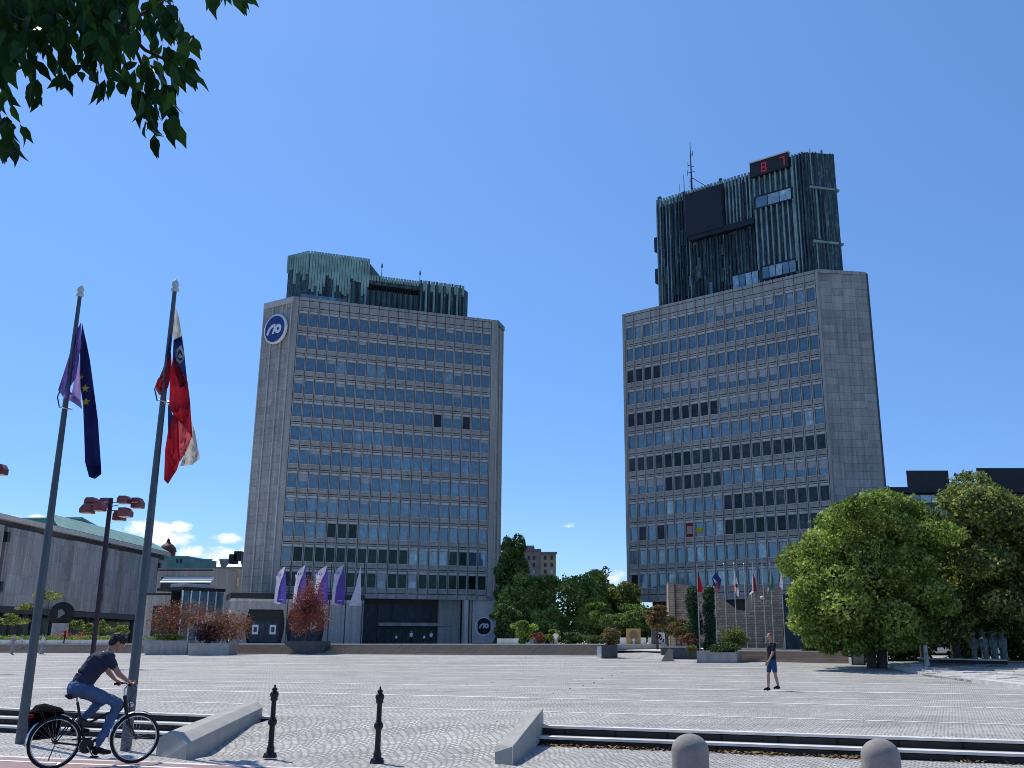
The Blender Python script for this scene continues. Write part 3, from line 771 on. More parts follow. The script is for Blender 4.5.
# sign panel by the right corner
fp=lambda x,y,dd=0:None
def facept(s,z,d=0): q=B+T1*s+TN1*d;return V((q.x,q.y,z))
lg=MB();lg.obox(facept(31.1,1.7,-.5),T1*3.9,TN1*.1,V((0,0,6.7)),'conc_light')
c0=facept(33.0,4.3,-.35);disc(lg,c0,1.28,1.5,'sign_white',.02,36,ex=T1,ez=ez,no=TN1)
lg.obox(facept(32.0,3.1,-.4),T1*2.1,TN1*.05,V((0,0,2.5)),'screen_black')
logo(lg,facept(33.05,4.4,-.3),1.0,'sign_white',.0,T1,ez,TN1)
lg.build('sign_panel',t1)
# --- pavilion at the foot of tower one (white banking hall with oval openings)
pa=aty(229,640,139.5);pb_=aty(362,640,146.5);pa.z=pb_.z=0;PT=(pb_-pa).normalized();PN=V((PT.y,-PT.x,0));PLn=(pb_-pa).length
pv=thing('banking_hall',(pa.x,pa.y,1.6),'low pale banking hall with barrel shaped dark openings at the left tower foot','building')
mp_=lambda s,z,d=0:V((pa+PT*s+PN*d).to_tuple()[:2]+(z,))
mb=MB()
H1=8.2
def outline(z,cx,hw): # half width of a barrel opening at height z
    f=(z-1.7)/(6.3-1.7);return hw*(1+.14*math.sin(PI*f))
ops=[(4.7,2.35),(10.3,2.35)]
# wall built as columns of quads around the openings
zl=[1.7+i*4.6/12 for i in range(13)]
for i in range(12):
    z0,z1=zl[i],zl[i+1];prev=0;pr0=pr1=0
    for cx,hw in ops:
        a0=cx-outline(z0,cx,hw);a1=cx-outline(z1,cx,hw)
        mb.add([mp_(pr0,z0),mp_(a0,z0),mp_(a1,z1),mp_(pr1,z1)],[(0,1,2,3)],'conc')
        mb.add([mp_(a0,z0),mp_(a0,z0,-.7),mp_(a1,z1,-.7),mp_(a1,z1)],[(0,1,2,3)],'conc')
        pr0=cx+outline(z0,cx,hw);pr1=cx+outline(z1,cx,hw)
        mb.add([mp_(pr0,z0,-.7),mp_(pr0,z0),mp_(pr1,z1),mp_(pr1,z1,-.7)],[(0,1,2,3)],'conc')
    mb.add([mp_(pr0,z0),mp_(PLn,z0),mp_(PLn,z1),mp_(pr1,z1)],[(0,1,2,3)],'conc')
mb.add([mp_(0,6.3),mp_(PLn,6.3),mp_(PLn,7.4),mp_(0,7.4)],[(0,1,2,3)],'conc')
mb.obox(mp_(-.2,7.4,.15),PT*(PLn+.2),-PN*8,V((0,0,.35)),'conc_light');mb.obox(mp_(-.3,7.78,.25),PT*(PLn+.3),-PN*8.2,V((0,0,.75)),'screen_black')
mb.obox(mp_(0,1.5,0),PT*PLn,-PN*.9,V((0,0,.2)),'conc_light')
mb.obox(mp_(0,1.6,-.71),PT*PLn,-PN*.1,V((0,0,5.7)),'screen_black')
mb.obox(mp_(0,1.6,-.02),-PN*7,PT*.1,V((0,0,5.8)),'conc_light')
mb.build('hall_wall',pv)
for cx,hw in ops:
    mb=MB();mb.obox(mp_(cx-2,1.8,-.62),PT*4,-PN*.05,V((0,0,2.9)),'glass_dark');mb.obox(mp_(cx-2.3,4.75,-.5),PT*4.6,-PN*.2,V((0,0,.3)),'dark_metal')
    for k in range(5): mb.obox(mp_(cx-2+k*.97,1.8,-.55),PT*.08,-PN*.07,V((0,0,3)),'dark_metal')
    mb.build('glazed_entrance',pv)
for s in (3.0,5.4):
    mb=MB();mb.obox(mp_(s,2.9,-.5),PT*.85,PN*.03,V((0,0,1.3)),'sign_white');mb.obox(mp_(s+.2,3.2,-.46),PT*.45,PN*.01,V((0,0,.7)),'conc_dark');mb.build('poster',pv)
mb=MB();c0=mp_(11.2,4.4,-.45);disc(mb,c0,.0,.85,'screen_black',.0,30,ex=PT,ez=ez,no=PN)
disc(mb,c0+PT*-.05,.55,.8,'sign_white',.05,30,ex=PT,ez=ez,no=PN);mb.obox(c0+PT*-.2+V((0,0,-.9))+PN*.03,PT*.25,PN*.02,V((0,0,1.8)),'sign_white');mb.build('door_emblem',pv)
# --- tower two (right)
E=V((11.22,157.1,0));Fp=V((39.05,136.4,0))
th2=math.degrees(math.atan2(Fp.y-E.y,Fp.x-E.x));TN2=V((math.sin(R(th2)),-math.cos(R(th2)),0));TT2=(Fp-E).normalized()
G=V((46.64,137.6,0))
hx2=hexa(E,Fp,th2,33,6,6,G=G)
t2=thing('office_tower',(32,152,1.2),'right grey concrete office tower with tall dark copper rooftop, clock and antenna mast','office tower')
ins=-TN2*.40;core=[E+ins,Fp+ins]+hx2[2:]
mb=MB();mb.prism([(p.x,p.y) for p in core],8.2,55.2,'conc_panel','roof_grey')
mb.prism([(Fp.x,Fp.y),(G.x,G.y),(G.x-2,G.y+4),(Fp.x-2,Fp.y+3)],55.2,55.75,'conc_panel')
mb.obox(E+ins+V((0,0,7.9)),Fp-E,TN2*.40,V((0,0,.5)),'conc')
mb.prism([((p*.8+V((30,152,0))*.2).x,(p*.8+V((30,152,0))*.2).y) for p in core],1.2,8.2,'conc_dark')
mb.obox(G+V((0,0,8.2)),V((.25,.4,0)),V((.15,-.1,0)),V((0,0,47.3)),'conc_dark')
mb.build('tower_body',t2)
codes2=['glgllgggglhhhhhhgllg','ggggggggggggwgggwggl','ddddgggglggggggggggg','gggghhhhhghhhhhhgggg','ddddddddddhhhhhhgggg','ggggllgggwglgwggwglg','ddddnnndddddddddddnd','hhhhddddddggglgghhhh','lggglggggwdddddddddd','gdgdggpyglnndnnddddd','lllllgllggggglgggggg','nggglllllllllggllgll']
codes2=[(''.join(('d' if i in (4,) else c) for i,c in enumerate(s))) if False else s for s in codes2]
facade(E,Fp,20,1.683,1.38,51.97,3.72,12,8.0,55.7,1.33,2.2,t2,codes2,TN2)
# --- copper crown of tower two
P2=E-TN2*2.8
def cp(s,d,z=0): q=P2+TT2*s-TN2*d;return V((q.x,q.y,z))
mb=MB()
def pr2(mb,sd_,z0,z1,m,mt=None): mb.prism([tuple(cp(s,d))[:2] for s,d in sd_],z0,z1,m,mt)
rc=[(33.1,0),(39.2,3.9),(33,16),(8,16),(5.85,5)]
pr2(mb,[(5.85,0),(24.2,0),(24.2,12),(8,14),(5.85,5)],55.2,75.8,'copper','verdigris')
sA=cp(33.1,0);sB=G+V((-2.3,3.3,0))
mb.prism([tuple(cp(24.2,-.3))[:2],tuple(cp(33.1,-.3))[:2],(sB.x-.3,sB.y-.9),(sB.x-6,sB.y+10),tuple(cp(24.2,12))[:2]],55.2,76.6,'copper','verdigris')
mb.build('copper_crown',t2)
r=random.Random(9);fin=MB()
def fins(s0,s1,z0,z1,step,w,d,mats,off=0,jz=0):
    s=s0
    while s<s1:
        fin.obox(cp(s,off,z0+r.uniform(0,jz)),TT2*w*r.uniform(.8,1.2),TN2*d*r.uniform(.8,1.2),V((0,0,z1-z0-r.uniform(0,jz))),r.choice(mats));s+=step
fins(5.85,24,74.6,76.15,.62,.34,.32,['fin_pale','verdigris','verdigris'])
fins(5.9,12.3,55.3,75,.62,.16,.45,['copper','copper','copper','copper_dark','fin_pale'],jz=1)
for i in range(26):
    s=r.uniform(6,23.5);z=r.uniform(56,73)
    if 11.5<s<19.2 and z>64: continue
    fin.obox(cp(s,.1,z),TT2*r.uniform(.3,.8),TN2*.42,V((0,0,r.uniform(1.2,4.5))),r.choice(['copper_dark','copper','glass_sky','copper','copper']))
fins(6.1,12.3,55.3,75,1.55,.7,.25,['copper','copper_dark','glass_sky'],jz=4)
fins(12.3,24.2,55.3,66.5,.6,.16,.3,['copper','copper','copper_dark'],jz=1)
fins(18.4,24.2,67.8,75,.62,.2,.4,['copper','fin_pale','verdigris'])
fins(24.3,31,58.6,69.,.92,.26,.55,['fin_pale'],off=-.3);fins(24.3,31,71.2,74.6,.92,.22,.4,['fin_pale','verdigris'],off=-.3)
fins(31.,33.1,55.4,76.6,.55,.2,.5,['verdigris','copper','fin_pale'],off=-.3)
fins(24.3,31,55.4,57,.9,.2,.4,['fin_pale'],off=-.3)
sd2=(sB-sA);sdl=sd2.length;sd2.normalize();sn=V((sd2.y,-sd2.x,0))
s=0
while s<sdl-.2:
    for z0,z1 in ((55.4,61.),(61.6,70.2),(70.6,77)):
        if r.random()<.85: fin.obox(sA+sd2*s+V((0,0,z0+r.uniform(0,.5)))+sn*.15,sd2*r.uniform(.15,.3),sn*r.uniform(.2,.45),V((0,0,z1-z0-r.uniform(0,.6))),r.choice(['copper','copper','copper_dark','verdigris']))
    s+=.5
for z in (61.2,70.3): fin.obox(sA+sn*.15+V((0,0,z)),sd2*sdl,sn*.6,V((0,0,.35)),'verdigris')
for z in (67.,61.2): fin.obox(cp(5.6,2,z),TN2*1.6,-TT2*.8,V((0,0,2.6)),'copper_dark')
for z0 in (66.6,):
    fin.obox(cp(12.3,-.0,z0),TT2*11.9,TN2*1.1,V((0,0,1.0)),'copper_dark')
fin.build('copper_fin',t2)
mb=MB();mb.obox(cp(11.9,-.5,67.2),TT2*7.,TN2*.6,V((0,0,7.9)),'screen_black');mb.obox(cp(12.1,-1.1,67.4),TT2*6.6,TN2*.05,V((0,0,7.5)),'dark_metal');mb.build('billboard_screen',t2)
mb=MB();mb.obox(cp(24.0,-.35,74.6),TT2*6.6,TN2*.75,V((0,0,2.5)),'screen_black');mb.obox(cp(23.9,-.3,77.1),TT2*6.9,TN2*.9,V((0,0,.22)),'white_paint');ck=mb.build('clock_panel',t2)
mb=MB()
def seg7(s0,z0,w,h,segs):
    th_=.2
    P_={'a':(0,h-th_,w,th_),'g':(0,h/2-th_/2,w,th_),'d':(0,0,w,th_),'f':(0,h/2,th_,h/2),'b':(w-th_,h/2,th_,h/2),'e':(0,0,th_,h/2),'c':(w-th_,0,th_,h/2)}
    for g in segs:
        x,z,a,b=P_[g];mb.obox(cp(s0+x,-1.12-(.01 if g in 'agd' else 0),z0+z),TT2*a,TN2*.04,V((0,0,b)),'led_red')
seg7(26.,74.95,.9,1.6,'abcdefg');seg7(29.2,75.0,.85,1.6,'abc')
mb.build('clock_digit',ck)
for s0,s1,z0,z1,nn in ((24.6,30.6,69.2,71.,3),(25,30.6,57.,58.9,5),(19.6,24.1,56.5,58.8,4)):
    mb=MB();w=(s1-s0)/nn;of=-.75 if s0>24 else -.3
    for i in range(nn):
        mb.obox(cp(s0+i*w+.06,of,z0),TT2*(w-.12),TN2*.06,V((0,0,z1-z0)),'glass_pale' if (i+int(z0))%3 else 'glass_sky')
    mb.obox(cp(s0,of+.1,z0-.25),TT2*(s1-s0),TN2*.2,V((0,0,.25)),'copper_dark');mb.obox(cp(s0,of+.1,z1),TT2*(s1-s0),TN2*.2,V((0,0,.25)),'copper_dark')
    mb.build('rooftop_window',t2)
mb=MB();q=cp(10.6,4,75.8)
mb.tube([q,q+V((0,0,5.5)),q+V((0,0,11.8))],[.22,.14,.05],'dark_metal',6)
for k,z in enumerate([1.5,3,4.5,6,7.2,8.4,9.4]):
    L=.9-.07*k;a=k*.9
    mb.tube([q+V((-L*math.cos(a),-L*math.sin(a),z)),q+V((L*math.cos(a),L*math.sin(a),z))],.06,'dark_metal',5)
    mb.tube([q+V((L*math.cos(a),L*math.sin(a),z-.5)),q+V((L*math.cos(a),L*math.sin(a),z+.6))],.05,'dark_metal',5)
q2=q-TT2*1.5;mb.tube([q2,q2+V((0,0,6.))],[.1,.05],'dark_metal',5)
q2=q-TT2*2.4;mb.tube([q2,q2+V((0,0,4.4))],[.06,.03],'dark_metal',5)
mb.tube([q+V((0,0,5)),q+TT2*3+V((0,0,2.3)),q+TT2*4.5],.06,'dark_metal',5)
mb.obox(q+TT2*1-TN2*0+V((0,0,0)),TT2*3.6,TN2*1.5,V((0,0,1.6)),'screen_black')
q2=q+TT2*5.6;mb.tube([q2,q2+V((0,0,2.)),q2+V((0,0,3.))],[.12,.12,.35],'dark_metal',6)
mb.tube([cp(27,3,77.2),cp(29,3,78.3),cp(31.5,3,77.9)],.08,'dark_metal',5)
mb.build('antenna_mast',t2)
# ================================================================== CONCERT HALL (left) and buildings behind
Yc=lambda x:165+(x/165.)*66.        # wall runs away from the camera
def wl(x,y,dY=0): return aty(x,y,Yc(x)+dY)
ch_=thing('concert_hall',(-91,190,1.6),'long windowless hall of pale marble slabs with green copper roof behind the flagpoles','building')
X0=wl(0,600).x;Ya,Yb=128,231
ztop=wl(80,544).z;zbot=wl(80,613).z
HX=-91.
zt_=20.3;zb_h=7.6
mb=MB();mb.prism([(HX,Ya),(HX,Yb),(HX-50,Yb),(HX-50,Ya)],zb_h,zt_,'marble','roof_green')
mb.prism([(HX+.5,Ya),(HX+.5,Yb+.5),(HX-50,Yb),(HX-50,Ya)],zt_+1.1,zt_+1.9,'conc_light','roof_green')
mb.prism([(HX-.6,Ya),(HX-.6,Yb-.4),(HX-50,Yb-.4),(HX-50,Ya)],zt_,zt_+1.1,'conc_dark','roof_green')
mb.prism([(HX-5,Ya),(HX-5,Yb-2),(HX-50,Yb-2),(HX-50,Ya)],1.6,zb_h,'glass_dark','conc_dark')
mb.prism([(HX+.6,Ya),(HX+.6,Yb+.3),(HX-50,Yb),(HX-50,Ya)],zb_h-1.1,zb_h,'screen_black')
mb.build('hall_wall',ch_)
for y0,y1,d in ((150,160,.9),(163,172,.5),(184,196.5,.9),(199,203,.6),(206,224,.8)):
    mb=MB();mb.prism([(HX,y0),(HX+d,y0+.4),(HX+d,y1),(HX,y1+.6)],zb_h,zt_,'marble');mb.build('marble_panel',ch_)
for y in (161.5,197.6,225.):
    mb=MB();mb.prism([(HX,y-.45),(HX+.35,y-.45),(HX+.35,y+.45),(HX,y+.45)],zb_h,zt_,'conc_dark')
    for z in (9.8,17.8): mb.prism([(HX+.3,y-.4),(HX+1.,y-.4),(HX+1.,y+.4),(HX+.3,y+.4)],z,z+1.6,'screen_black')
    mb.build('slit',ch_)
mb=MB();mb.add([(HX+.4,178,zt_+2),(HX+.4,Yb+.4,zt_+2),(HX-5,Yb-3,zt_+5.2),(HX-5,185,zt_+5.2)],[(0,1,2,3)],'roof_green')
mb.add([(HX+.4,Yb+.4,zt_+2),(HX-50,Yb+.4,zt_+2),(HX-50,Yb-3,zt_+5.2),(HX-5,Yb-3,zt_+5.2)],[(0,1,2,3)],'roof_green')
mb.build('roof',ch_)
mb=MB();ga=aty(30,560,232);gb=aty(76,560,214);gc=aty(101,560,240)
zt1=aty(76,519,214).z
mb.prism([(gb.x,gb.y),(gc.x,gc.y),(gc.x-40,gc.y+10),(gb.x-60,gb.y+5)],20,zt1,'roof_green','roof_green')
mb.prism([(gb.x+.3,gb.y-.3),(gc.x+.3,gc.y),(gc.x-40,gc.y+10),(gb.x-60,gb.y+4.7)],zt1,zt1+.4,'verdigris')
mb.build('roof_house',ch_)
for x0,x1,y0,y1 in ((86,92,543,549),(73,77,543,552)):
    mb=MB();p=aty(x0,y0,212.6);q=aty(x1,y1,212.6+ (x0-73)*.9);mb.obox(V((p.x,p.y+(9 if x0>80 else 0),q.z)),V((q.x-p.x,2.,0)),V((0,-.6,0)),V((0,0,p.z-q.z)),'screen_black');mb.build('vent',ch_)
for y in range(150,230,7):
    mb=MB();mb.tube([(HX-2,y,1.6),(HX-2,y,zb_h-1)],.45,'conc_dark',8);mb.build('column',ch_)
# buildings between hall and tower
def bldg(x0,x1,yt,Y,depth_,label,mat,roof='roof_grey',zbase=1.2,name='building',cat='building',skew=0):
    a=aty(x0,yt,Y);b=aty(x1,yt,Y+skew);rt=thing(name,((a.x+b.x)/2,Y,zbase),label,cat)
    mb=MB();mb.prism([(a.x,a.y),(b.x,b.y),(b.x+2,b.y+depth_),(a.x-2,a.y+depth_)],zbase,a.z,mat,roof);mb.build('wall',rt)
    return rt,a,b
rt,a,b=bldg(158,213,568,190,14,'low grey modern building with a dark glazed band and pale blue awning','conc',name='office_building')
def onf(x,y,Y,w_px,h_px,mat,par,nm,d=.15):
    p=aty(x,y+h_px,Y-d);q=aty(x+w_px,y,Y-d);mb=MB();mb.obox(p+V((0,0,0)),V((q.x-p.x,0,0)),V((0,.2,0)),V((0,0,q.z-p.z)),mat);return mb.build(nm,par)
onf(158,569.5,190,55,1.2,'screen_black',rt,'cornice',.5)
onf(160,577,190,50,13,'glass_dark',rt,'window_band');
mb=MB();p=aty(160,583,189);q=aty(209,579,188);mb.obox(aty(160,583,188.2),V((q.x-p.x,0,0)),V((0,1.6,1.)),V((0,0,.25)),'sign_white');mb.build('awning',rt)
rt,a,b=bldg(210,250,568.5,200,18,'plain beige building with narrow light slots beside the left tower','beige',name='beige_building')
for i in range(5): onf(219+i*4.4,572+i*1.2,200,2.2,9,'lamp_glass',rt,'light_slot')
rt,a,b=bldg(186,262,559,330,30,'distant building with white metal sheets on its roof','conc',name='roofed_building')
for x0,x1 in ((207,221),(226,242)):
    mb=MB();p=aty(x0,567,322);q=aty(x1,560,322);mb.add([p,aty(x1,567,322),aty(x1-2,559,330),aty(x0+6,559,330)],[(0,1,2,3)],'white_metal');mb.build('roof_sheet',rt)
for i,(x,y) in enumerate(((234,556),(239,553))): 
    mb=MB();p=aty(x,y,318);mb.box((p.x,p.y,p.z-1),(2.4,2.4,3.),'screen_black');mb.build('chimney',rt)
rt,a,b=bldg(163,188,556,300,20,'distant green roofed townhouse in front of the red dome','roof_green',name='townhouse')
for x in (176,180): onf(x,559,300,2,4,'screen_black',rt,'window')
dm=aty(167,556,330);rt=thing('church_tower',(dm.x,dm.y,1.2),'small dark red domed tower with a spire on the skyline','tower')
mb=MB();zz=aty(167,556,330).z;mb.lathe((dm.x,dm.y,0),[(2.7,1.2),(2.7,zz)],'pink_wall',8);mb.build('shaft',rt)
mb=MB();mb.lathe((dm.x,dm.y,zz),[(2.6,0),(2.6,1.3),(2.9,1.5),(2.6,2.6),(1.7,3.7),(.8,4.3),(.5,5.0),(.55,5.3),(.1,5.8),(.05,7.4)],'dome_red',12);mb.build('dome',rt)
# low flat wing left of the banking hall
rt,a,b=bldg(146,182,593,150,6,'low grey flat roofed wing left of the glass kiosk','conc',name='low_wing',zbase=1.6)
onf(146,593,150,36,2,'screen_black',rt,'roof_edge',.4);onf(150,606,150,26,30,'screen_black',rt,'window_band',.1)
# glass kiosk
ka=aty(178,643,140);kb=aty(221,643,146);ks=thing('glass_kiosk',(ka.x,ka.y,1.6),'glazed kiosk with thin white posts and dark flat roof','kiosk')
kz=aty(178,590,140).z;kd_=(kb-ka);kd_.z=0;kl=kd_.length;kd_.normalize();kn_=V((kd_.y,-kd_.x,0))
mb=MB();mb.obox(V((ka.x,ka.y,kz)),kd_*kl,-kn_*6,V((0,0,.45)),'screen_black');mb.obox(V((ka.x,ka.y,kz+.5))-kn_*.8+kd_*.6,kd_*(kl-2),-kn_*3,V((0,0,.5)),'conc_light');mb.build('roof',ks)
for i in range(6):
    mb=MB();mb.obox(V((ka.x,ka.y,1.6))+kd_*(kl-.15)*i/5,kd_*.14,-kn_*.14,V((0,0,kz-1.6)),'white_metal');mb.build('post',ks)
mb=MB();mb.obox(V((ka.x,ka.y,1.6))-kn_*.3,kd_*kl,-kn_*.05,V((0,0,kz-1.65)),'glass_sky');mb.build('glazing',ks)
mb=MB();mb.obox(V((ka.x,ka.y,1.6))-kn_*2.5,kd_*kl,-kn_*.1,V((0,0,kz-1.65)),'screen_black');mb.build('back_wall',ks)
mb=MB();c=V((ka.x,ka.y,4.6))+kd_*kl*.62;disc(mb,c,0,1.3,'conc_light',.35,30,ex=kd_,ez=ez,no=kn_);mb.build('round_window',ks)
# apartment block behind trees
q=aty(523,545,250);rt=thing('apartment_block',(q.x,q.y,1.2),'distant brownish apartment block rising between the two towers','building')
def blk(x0,x1,yt,Y,m,nm='wall'):
    a=aty(x0,yt,Y);b=aty(x1,yt,Y);mb=MB();mb.prism([(a.x,Y),(b.x,Y),(b.x,Y+15),(a.x,Y+15)],1.2,a.z,m,'roof_grey');return mb.build(nm,rt)
blk(520,541,549,250,'pink_wall');blk(541,556,552,247,'beige')
blk(523,534,545.5,254,'roof_grey','roof_house')
for x0,x1,y,Y in ((519.5,541,549,249.5),(540.5,557,552,246.4)):
    a=aty(x0,y,Y);b=aty(x1,y+2.2,Y);mb=MB();mb.obox(V((a.x,Y-.4,b.z)),V((b.x-a.x,0,0)),V((0,.8,0)),V((0,0,a.z-b.z)),'roof_grey');mb.build('roof_edge',rt)
for y in (555,562,569,576):
    for x,Y in ((522,250),(527,250),(532,250),(543.5,247),(550,247)):
        onf(x+.5,y+1,Y,2.4,3.6,'glass_dark' if (x+y)%3 else 'glass_pale',rt,'window')
# dark building behind the right trees
q=aty(885,488,120);rt=thing('office_building',(q.x,q.y,1.2),'dark flat roofed building behind the right trees with two black roof boxes','building')
def blk2(x0,x1,yt,yb,Y,m,nm,d=20,zb3=None):
    a=aty(x0,yt,Y);b=aty(x1,yt,Y);z0=aty(x0,yb,Y).z;mb=MB();mb.prism([(a.x,Y),(b.x,Y),(b.x*(Y+d)/Y,Y+d),(a.x*(Y+d)/Y+.2,Y+d)],z0,a.z,m,'roof_grey');return mb.build(nm,rt)
a=aty(884,494,120);b=aty(1150,494,120);mb=MB();mb.prism([(a.x,120),(b.x,120),(b.x*1.25,150),(a.x*1.25+.3,150)],1.2,a.z,'conc_dark','roof_grey');mb.build('wall',rt)
blk2(884,1150,487,492.5,119.2,'copper_dark','roof_edge')
blk2(906,948,470.5,487,124,'screen_black','roof_box',12);blk2(976,1030,468,487,124,'screen_black','roof_box',12)
for x in (888,899,910,921,932,943,954,965):
    for y in (495,509,523): onf(x,y,120,9.5,7.5,'glass_pale' if (x>920 and x<950 and y<500) else 'glass_sky',rt,'window')
# ================================================================== VEGETATION
rng=np.random.default_rng(5)
def leaf_mesh(name,P_,Nn,size,mat,parent,aspect=.6,jit=1.,off=(0,0,0),hang=0.):
    """many small folded leaves; P_ positions, Nn outward normals"""
    n=len(P_);a=rng.normal(size=(n,3));nn=Nn+rng.normal(size=(n,3))*jit;nn/=np.linalg.norm(nn,axis=1)[:,None]+1e-9
    if hang: a[:,2]-=hang
    a-=nn*(a*nn).sum(1)[:,None];a/=np.linalg.norm(a,axis=1)[:,None]+1e-9
    b=np.cross(nn,a);s=size*rng.uniform(.6,1.3,size=(n,1))
    A=P_-a*s*.5;Bq=P_+b*s*aspect*.5+nn*s*.08;Cq=P_+a*s*.5;Dq=P_-b*s*aspect*.5+nn*s*.08
    Vt=np.stack([A,Bq,Cq,Dq],1).reshape(-1,3)-np.array(off)
    me=bpy.data.meshes.new(name);me.vertices.add(4*n);me.vertices.foreach_set('co',Vt.ravel())
    me.loops.add(4*n);me.loops.foreach_set('vertex_index',np.arange(4*n,dtype=np.int32))
    me.polygons.add(n);me.polygons.foreach_set('loop_start',np.arange(0,4*n,4,dtype=np.int32))
    me.update(calc_edges=True);me.materials.append(MATS[mat])
    o=bpy.data.objects.new(name,me);COL.objects.link(o)
    if parent is not None: o.parent=parent
    return o
def lobes_points(lobes,n,shell=.72,up=0.):
    w=np.array([l[3]*l[4]+l[4]*l[5]+l[3]*l[5] for l in lobes]);w/=w.sum()
    idx=rng.choice(len(lobes),size=n,p=w);L=np.array(lobes)[idx]
    d=rng.normal(size=(n,3));d/=np.linalg.norm(d,axis=1)[:,None]
    r=shell+(1.06-shell)*rng.random(n)**.6
    # bumps so the lobe outline is ragged
    r*=1+.22*np.sin(d[:,0]*9+L[:,0]*3)*np.sin(d[:,1]*8+L[:,1])*np.sin(d[:,2]*10+L[:,2])+.10*np.sin(d[:,0]*19+L[:,1])*np.sin(d[:,2]*17+L[:,0])
    return L[:,:3]+d*L[:,3:6]*r[:,None],d
def make_lobes(c,rx,ry,rz,k,fr=(.28,.48),seed=0,bottom=.75,tight=False):
    r=random.Random(seed);out=[(c[0],c[1],c[2],rx*(.75 if tight else .60),ry*(.75 if tight else .60),rz*(.78 if tight else .58))]
    for i in range(k):
        th_=r.uniform(0,2*PI);ph=math.acos(r.uniform(-bottom,1));f=r.uniform(*fr)*(1. if tight else (.74 if k>25 else .85));q=r.uniform(.35,.72) if tight else r.uniform(.58,.97)
        out.append((c[0]+rx*q*math.sin(ph)*math.cos(th_),c[1]+ry*q*math.sin(ph)*math.sin(th_),c[2]+rz*q*math.cos(ph),rx*f*r.uniform(.8,1.2),ry*f*r.uniform(.8,1.2),rz*f*(r.uniform(.8,1.05) if tight else r.uniform(.42,.8))))
    return out
def tree(px,py_t,py_b,wpx,Y,zbase,label,cols,n,size,k=22,seed=0,name='tree',cat='tree',group=None,trunk=.25,bark='bark',trunk_px=None,extra=None,bottom=.75,ryf=1.,stems=1,big=.62):
    c=aty(px,(py_t+py_b)/2,Y);t_=aty(px,py_t,Y);b_=aty(px,py_b,Y);m_=mpp(c)
    rx=wpx/2*m_;rz=(t_.z-b_.z)/2;c=V((c.x,Y,(t_.z+b_.z)/2));bx_=aty(trunk_px if trunk_px else px,py_b,Y).x
    rt=thing(name,(bx_,Y,zbase),label,cat,group)
    lob=make_lobes(c,rx*.93,rx*.93*ryf,rz*.95,k,seed=seed,bottom=bottom)
    if extra:
        for (ex_,ey_,erx,erz) in extra:
            q=aty(ex_,ey_,Y-.3);lob.append((q.x,q.y-.5,q.z,erx*m_,erx*m_,erz*m_))
    cols=cols if isinstance(cols,list) else [cols]
    for j,cm in enumerate(cols):
        Pp,dd=lobes_points(lob,n//len(cols));o=leaf_mesh('crown',Pp,dd,size,cm,rt,off=(bx_,Y,zbase))
    r=random.Random(seed+50)
    mb=MB();hgt=c.z-zbase
    for s_ in range(stems):
        ox=(s_-(stems-1)/2)*trunk*2.2;base=V((bx_+ox,Y,zbase-.1))
        pts=[base,base+V((r.uniform(-.1,.1)+ox*.3,0,hgt*.35)),V((bx_+(c.x-bx_)*.5+ox,Y+r.uniform(-.2,.2),zbase+hgt*.75)),V((c.x+ox*.5,Y,c.z+rz*.35))]
        mb.tube(pts,[trunk*1.25,trunk*.95,trunk*.7,trunk*.25],bark,8)
        for i in range(6):
            l=lob[1+(i+s_*6)%k];st=pts[1].lerp(pts[2],r.uniform(0,1));mid=st.lerp(V(l[:3]),.5)+V((0,0,-.15*rz*.3))
            mb.tube([st,mid,V(l[:3])],[trunk*.4,trunk*.25,trunk*.08],bark,5)
    mb.build('trunk',rt)
    return rt
# big trees on the right
zt=gz(*gat(875,668)[:2])
Yt=gat(875,668.5).y
tree(868,490,655,168,Yt,gat(875,668.5).z,'large round light green tree at the plaza edge, lowest branches near the ground',['leaf_lime','leaf_lime','leaf_mid'],70000,.215,46,3,trunk=.22,trunk_px=876,extra=[(815,612,24,16),(850,622,26,14),(803,596,17,16),(830,636,16,10),(898,620,24,16),(893,640,16,11),(800,622,14,12),(812,640,12,7),(850,646,16,9),(912,636,14,10),(826,648,10,6),(878,636,22,12)],stems=2)
tree(1000,474,645,158,Yt+1,.7,'tall spreading oak-like tree with sunlit highlights painted on its leaves behind the bronze figures',['leaf_oak','leaf_oak','leaf_dark'],70000,.21,46,8,trunk=.24,trunk_px=955,extra=[(945,622,24,10),(958,600,22,12),(990,606,24,12),(932,632,16,8),(1018,604,24,12),(950,636,16,7)])
tree(925,502,640,75,Yt+5,.7,'middle green tree standing back between the two big right trees',['leaf_lime','leaf_dark'],22000,.18,30,13,trunk=.16,trunk_px=922)
tree(922,590,652,26,Yt-1,.7,'slender birch with white bark between the big trees',['leaf_mid'],1300,.2,8,15,trunk=.11,bark='birch_bark',name='birch_tree',trunk_px=926)
tree(1085,490,650,110,Yt-2,.7,'broad tree at the far right frame edge',['leaf_oak'],9000,.26,20,21,trunk=.25)
for i,(x,w,yt_,Y,col) in enumerate(((903,84,585,Yt+9,'leaf_dark'),(957,90,580,Yt+9,'leaf_dark'),(1016,100,580,Yt+8,'leaf_dark'),(840,66,600,Yt+12,'leaf_dark'))):
    tree(x,yt_,668,w,Y,.6,['deep shaded shrub behind the birch','deep shaded shrub behind the low bench','deep shaded shrub behind the bronze figures','deep shaded shrub behind the light green tree'][i],[col],11000,.24,22,30+i,name='shrub',cat='shrub',trunk=.08,bottom=1.,group='dark shrubs under the right trees')
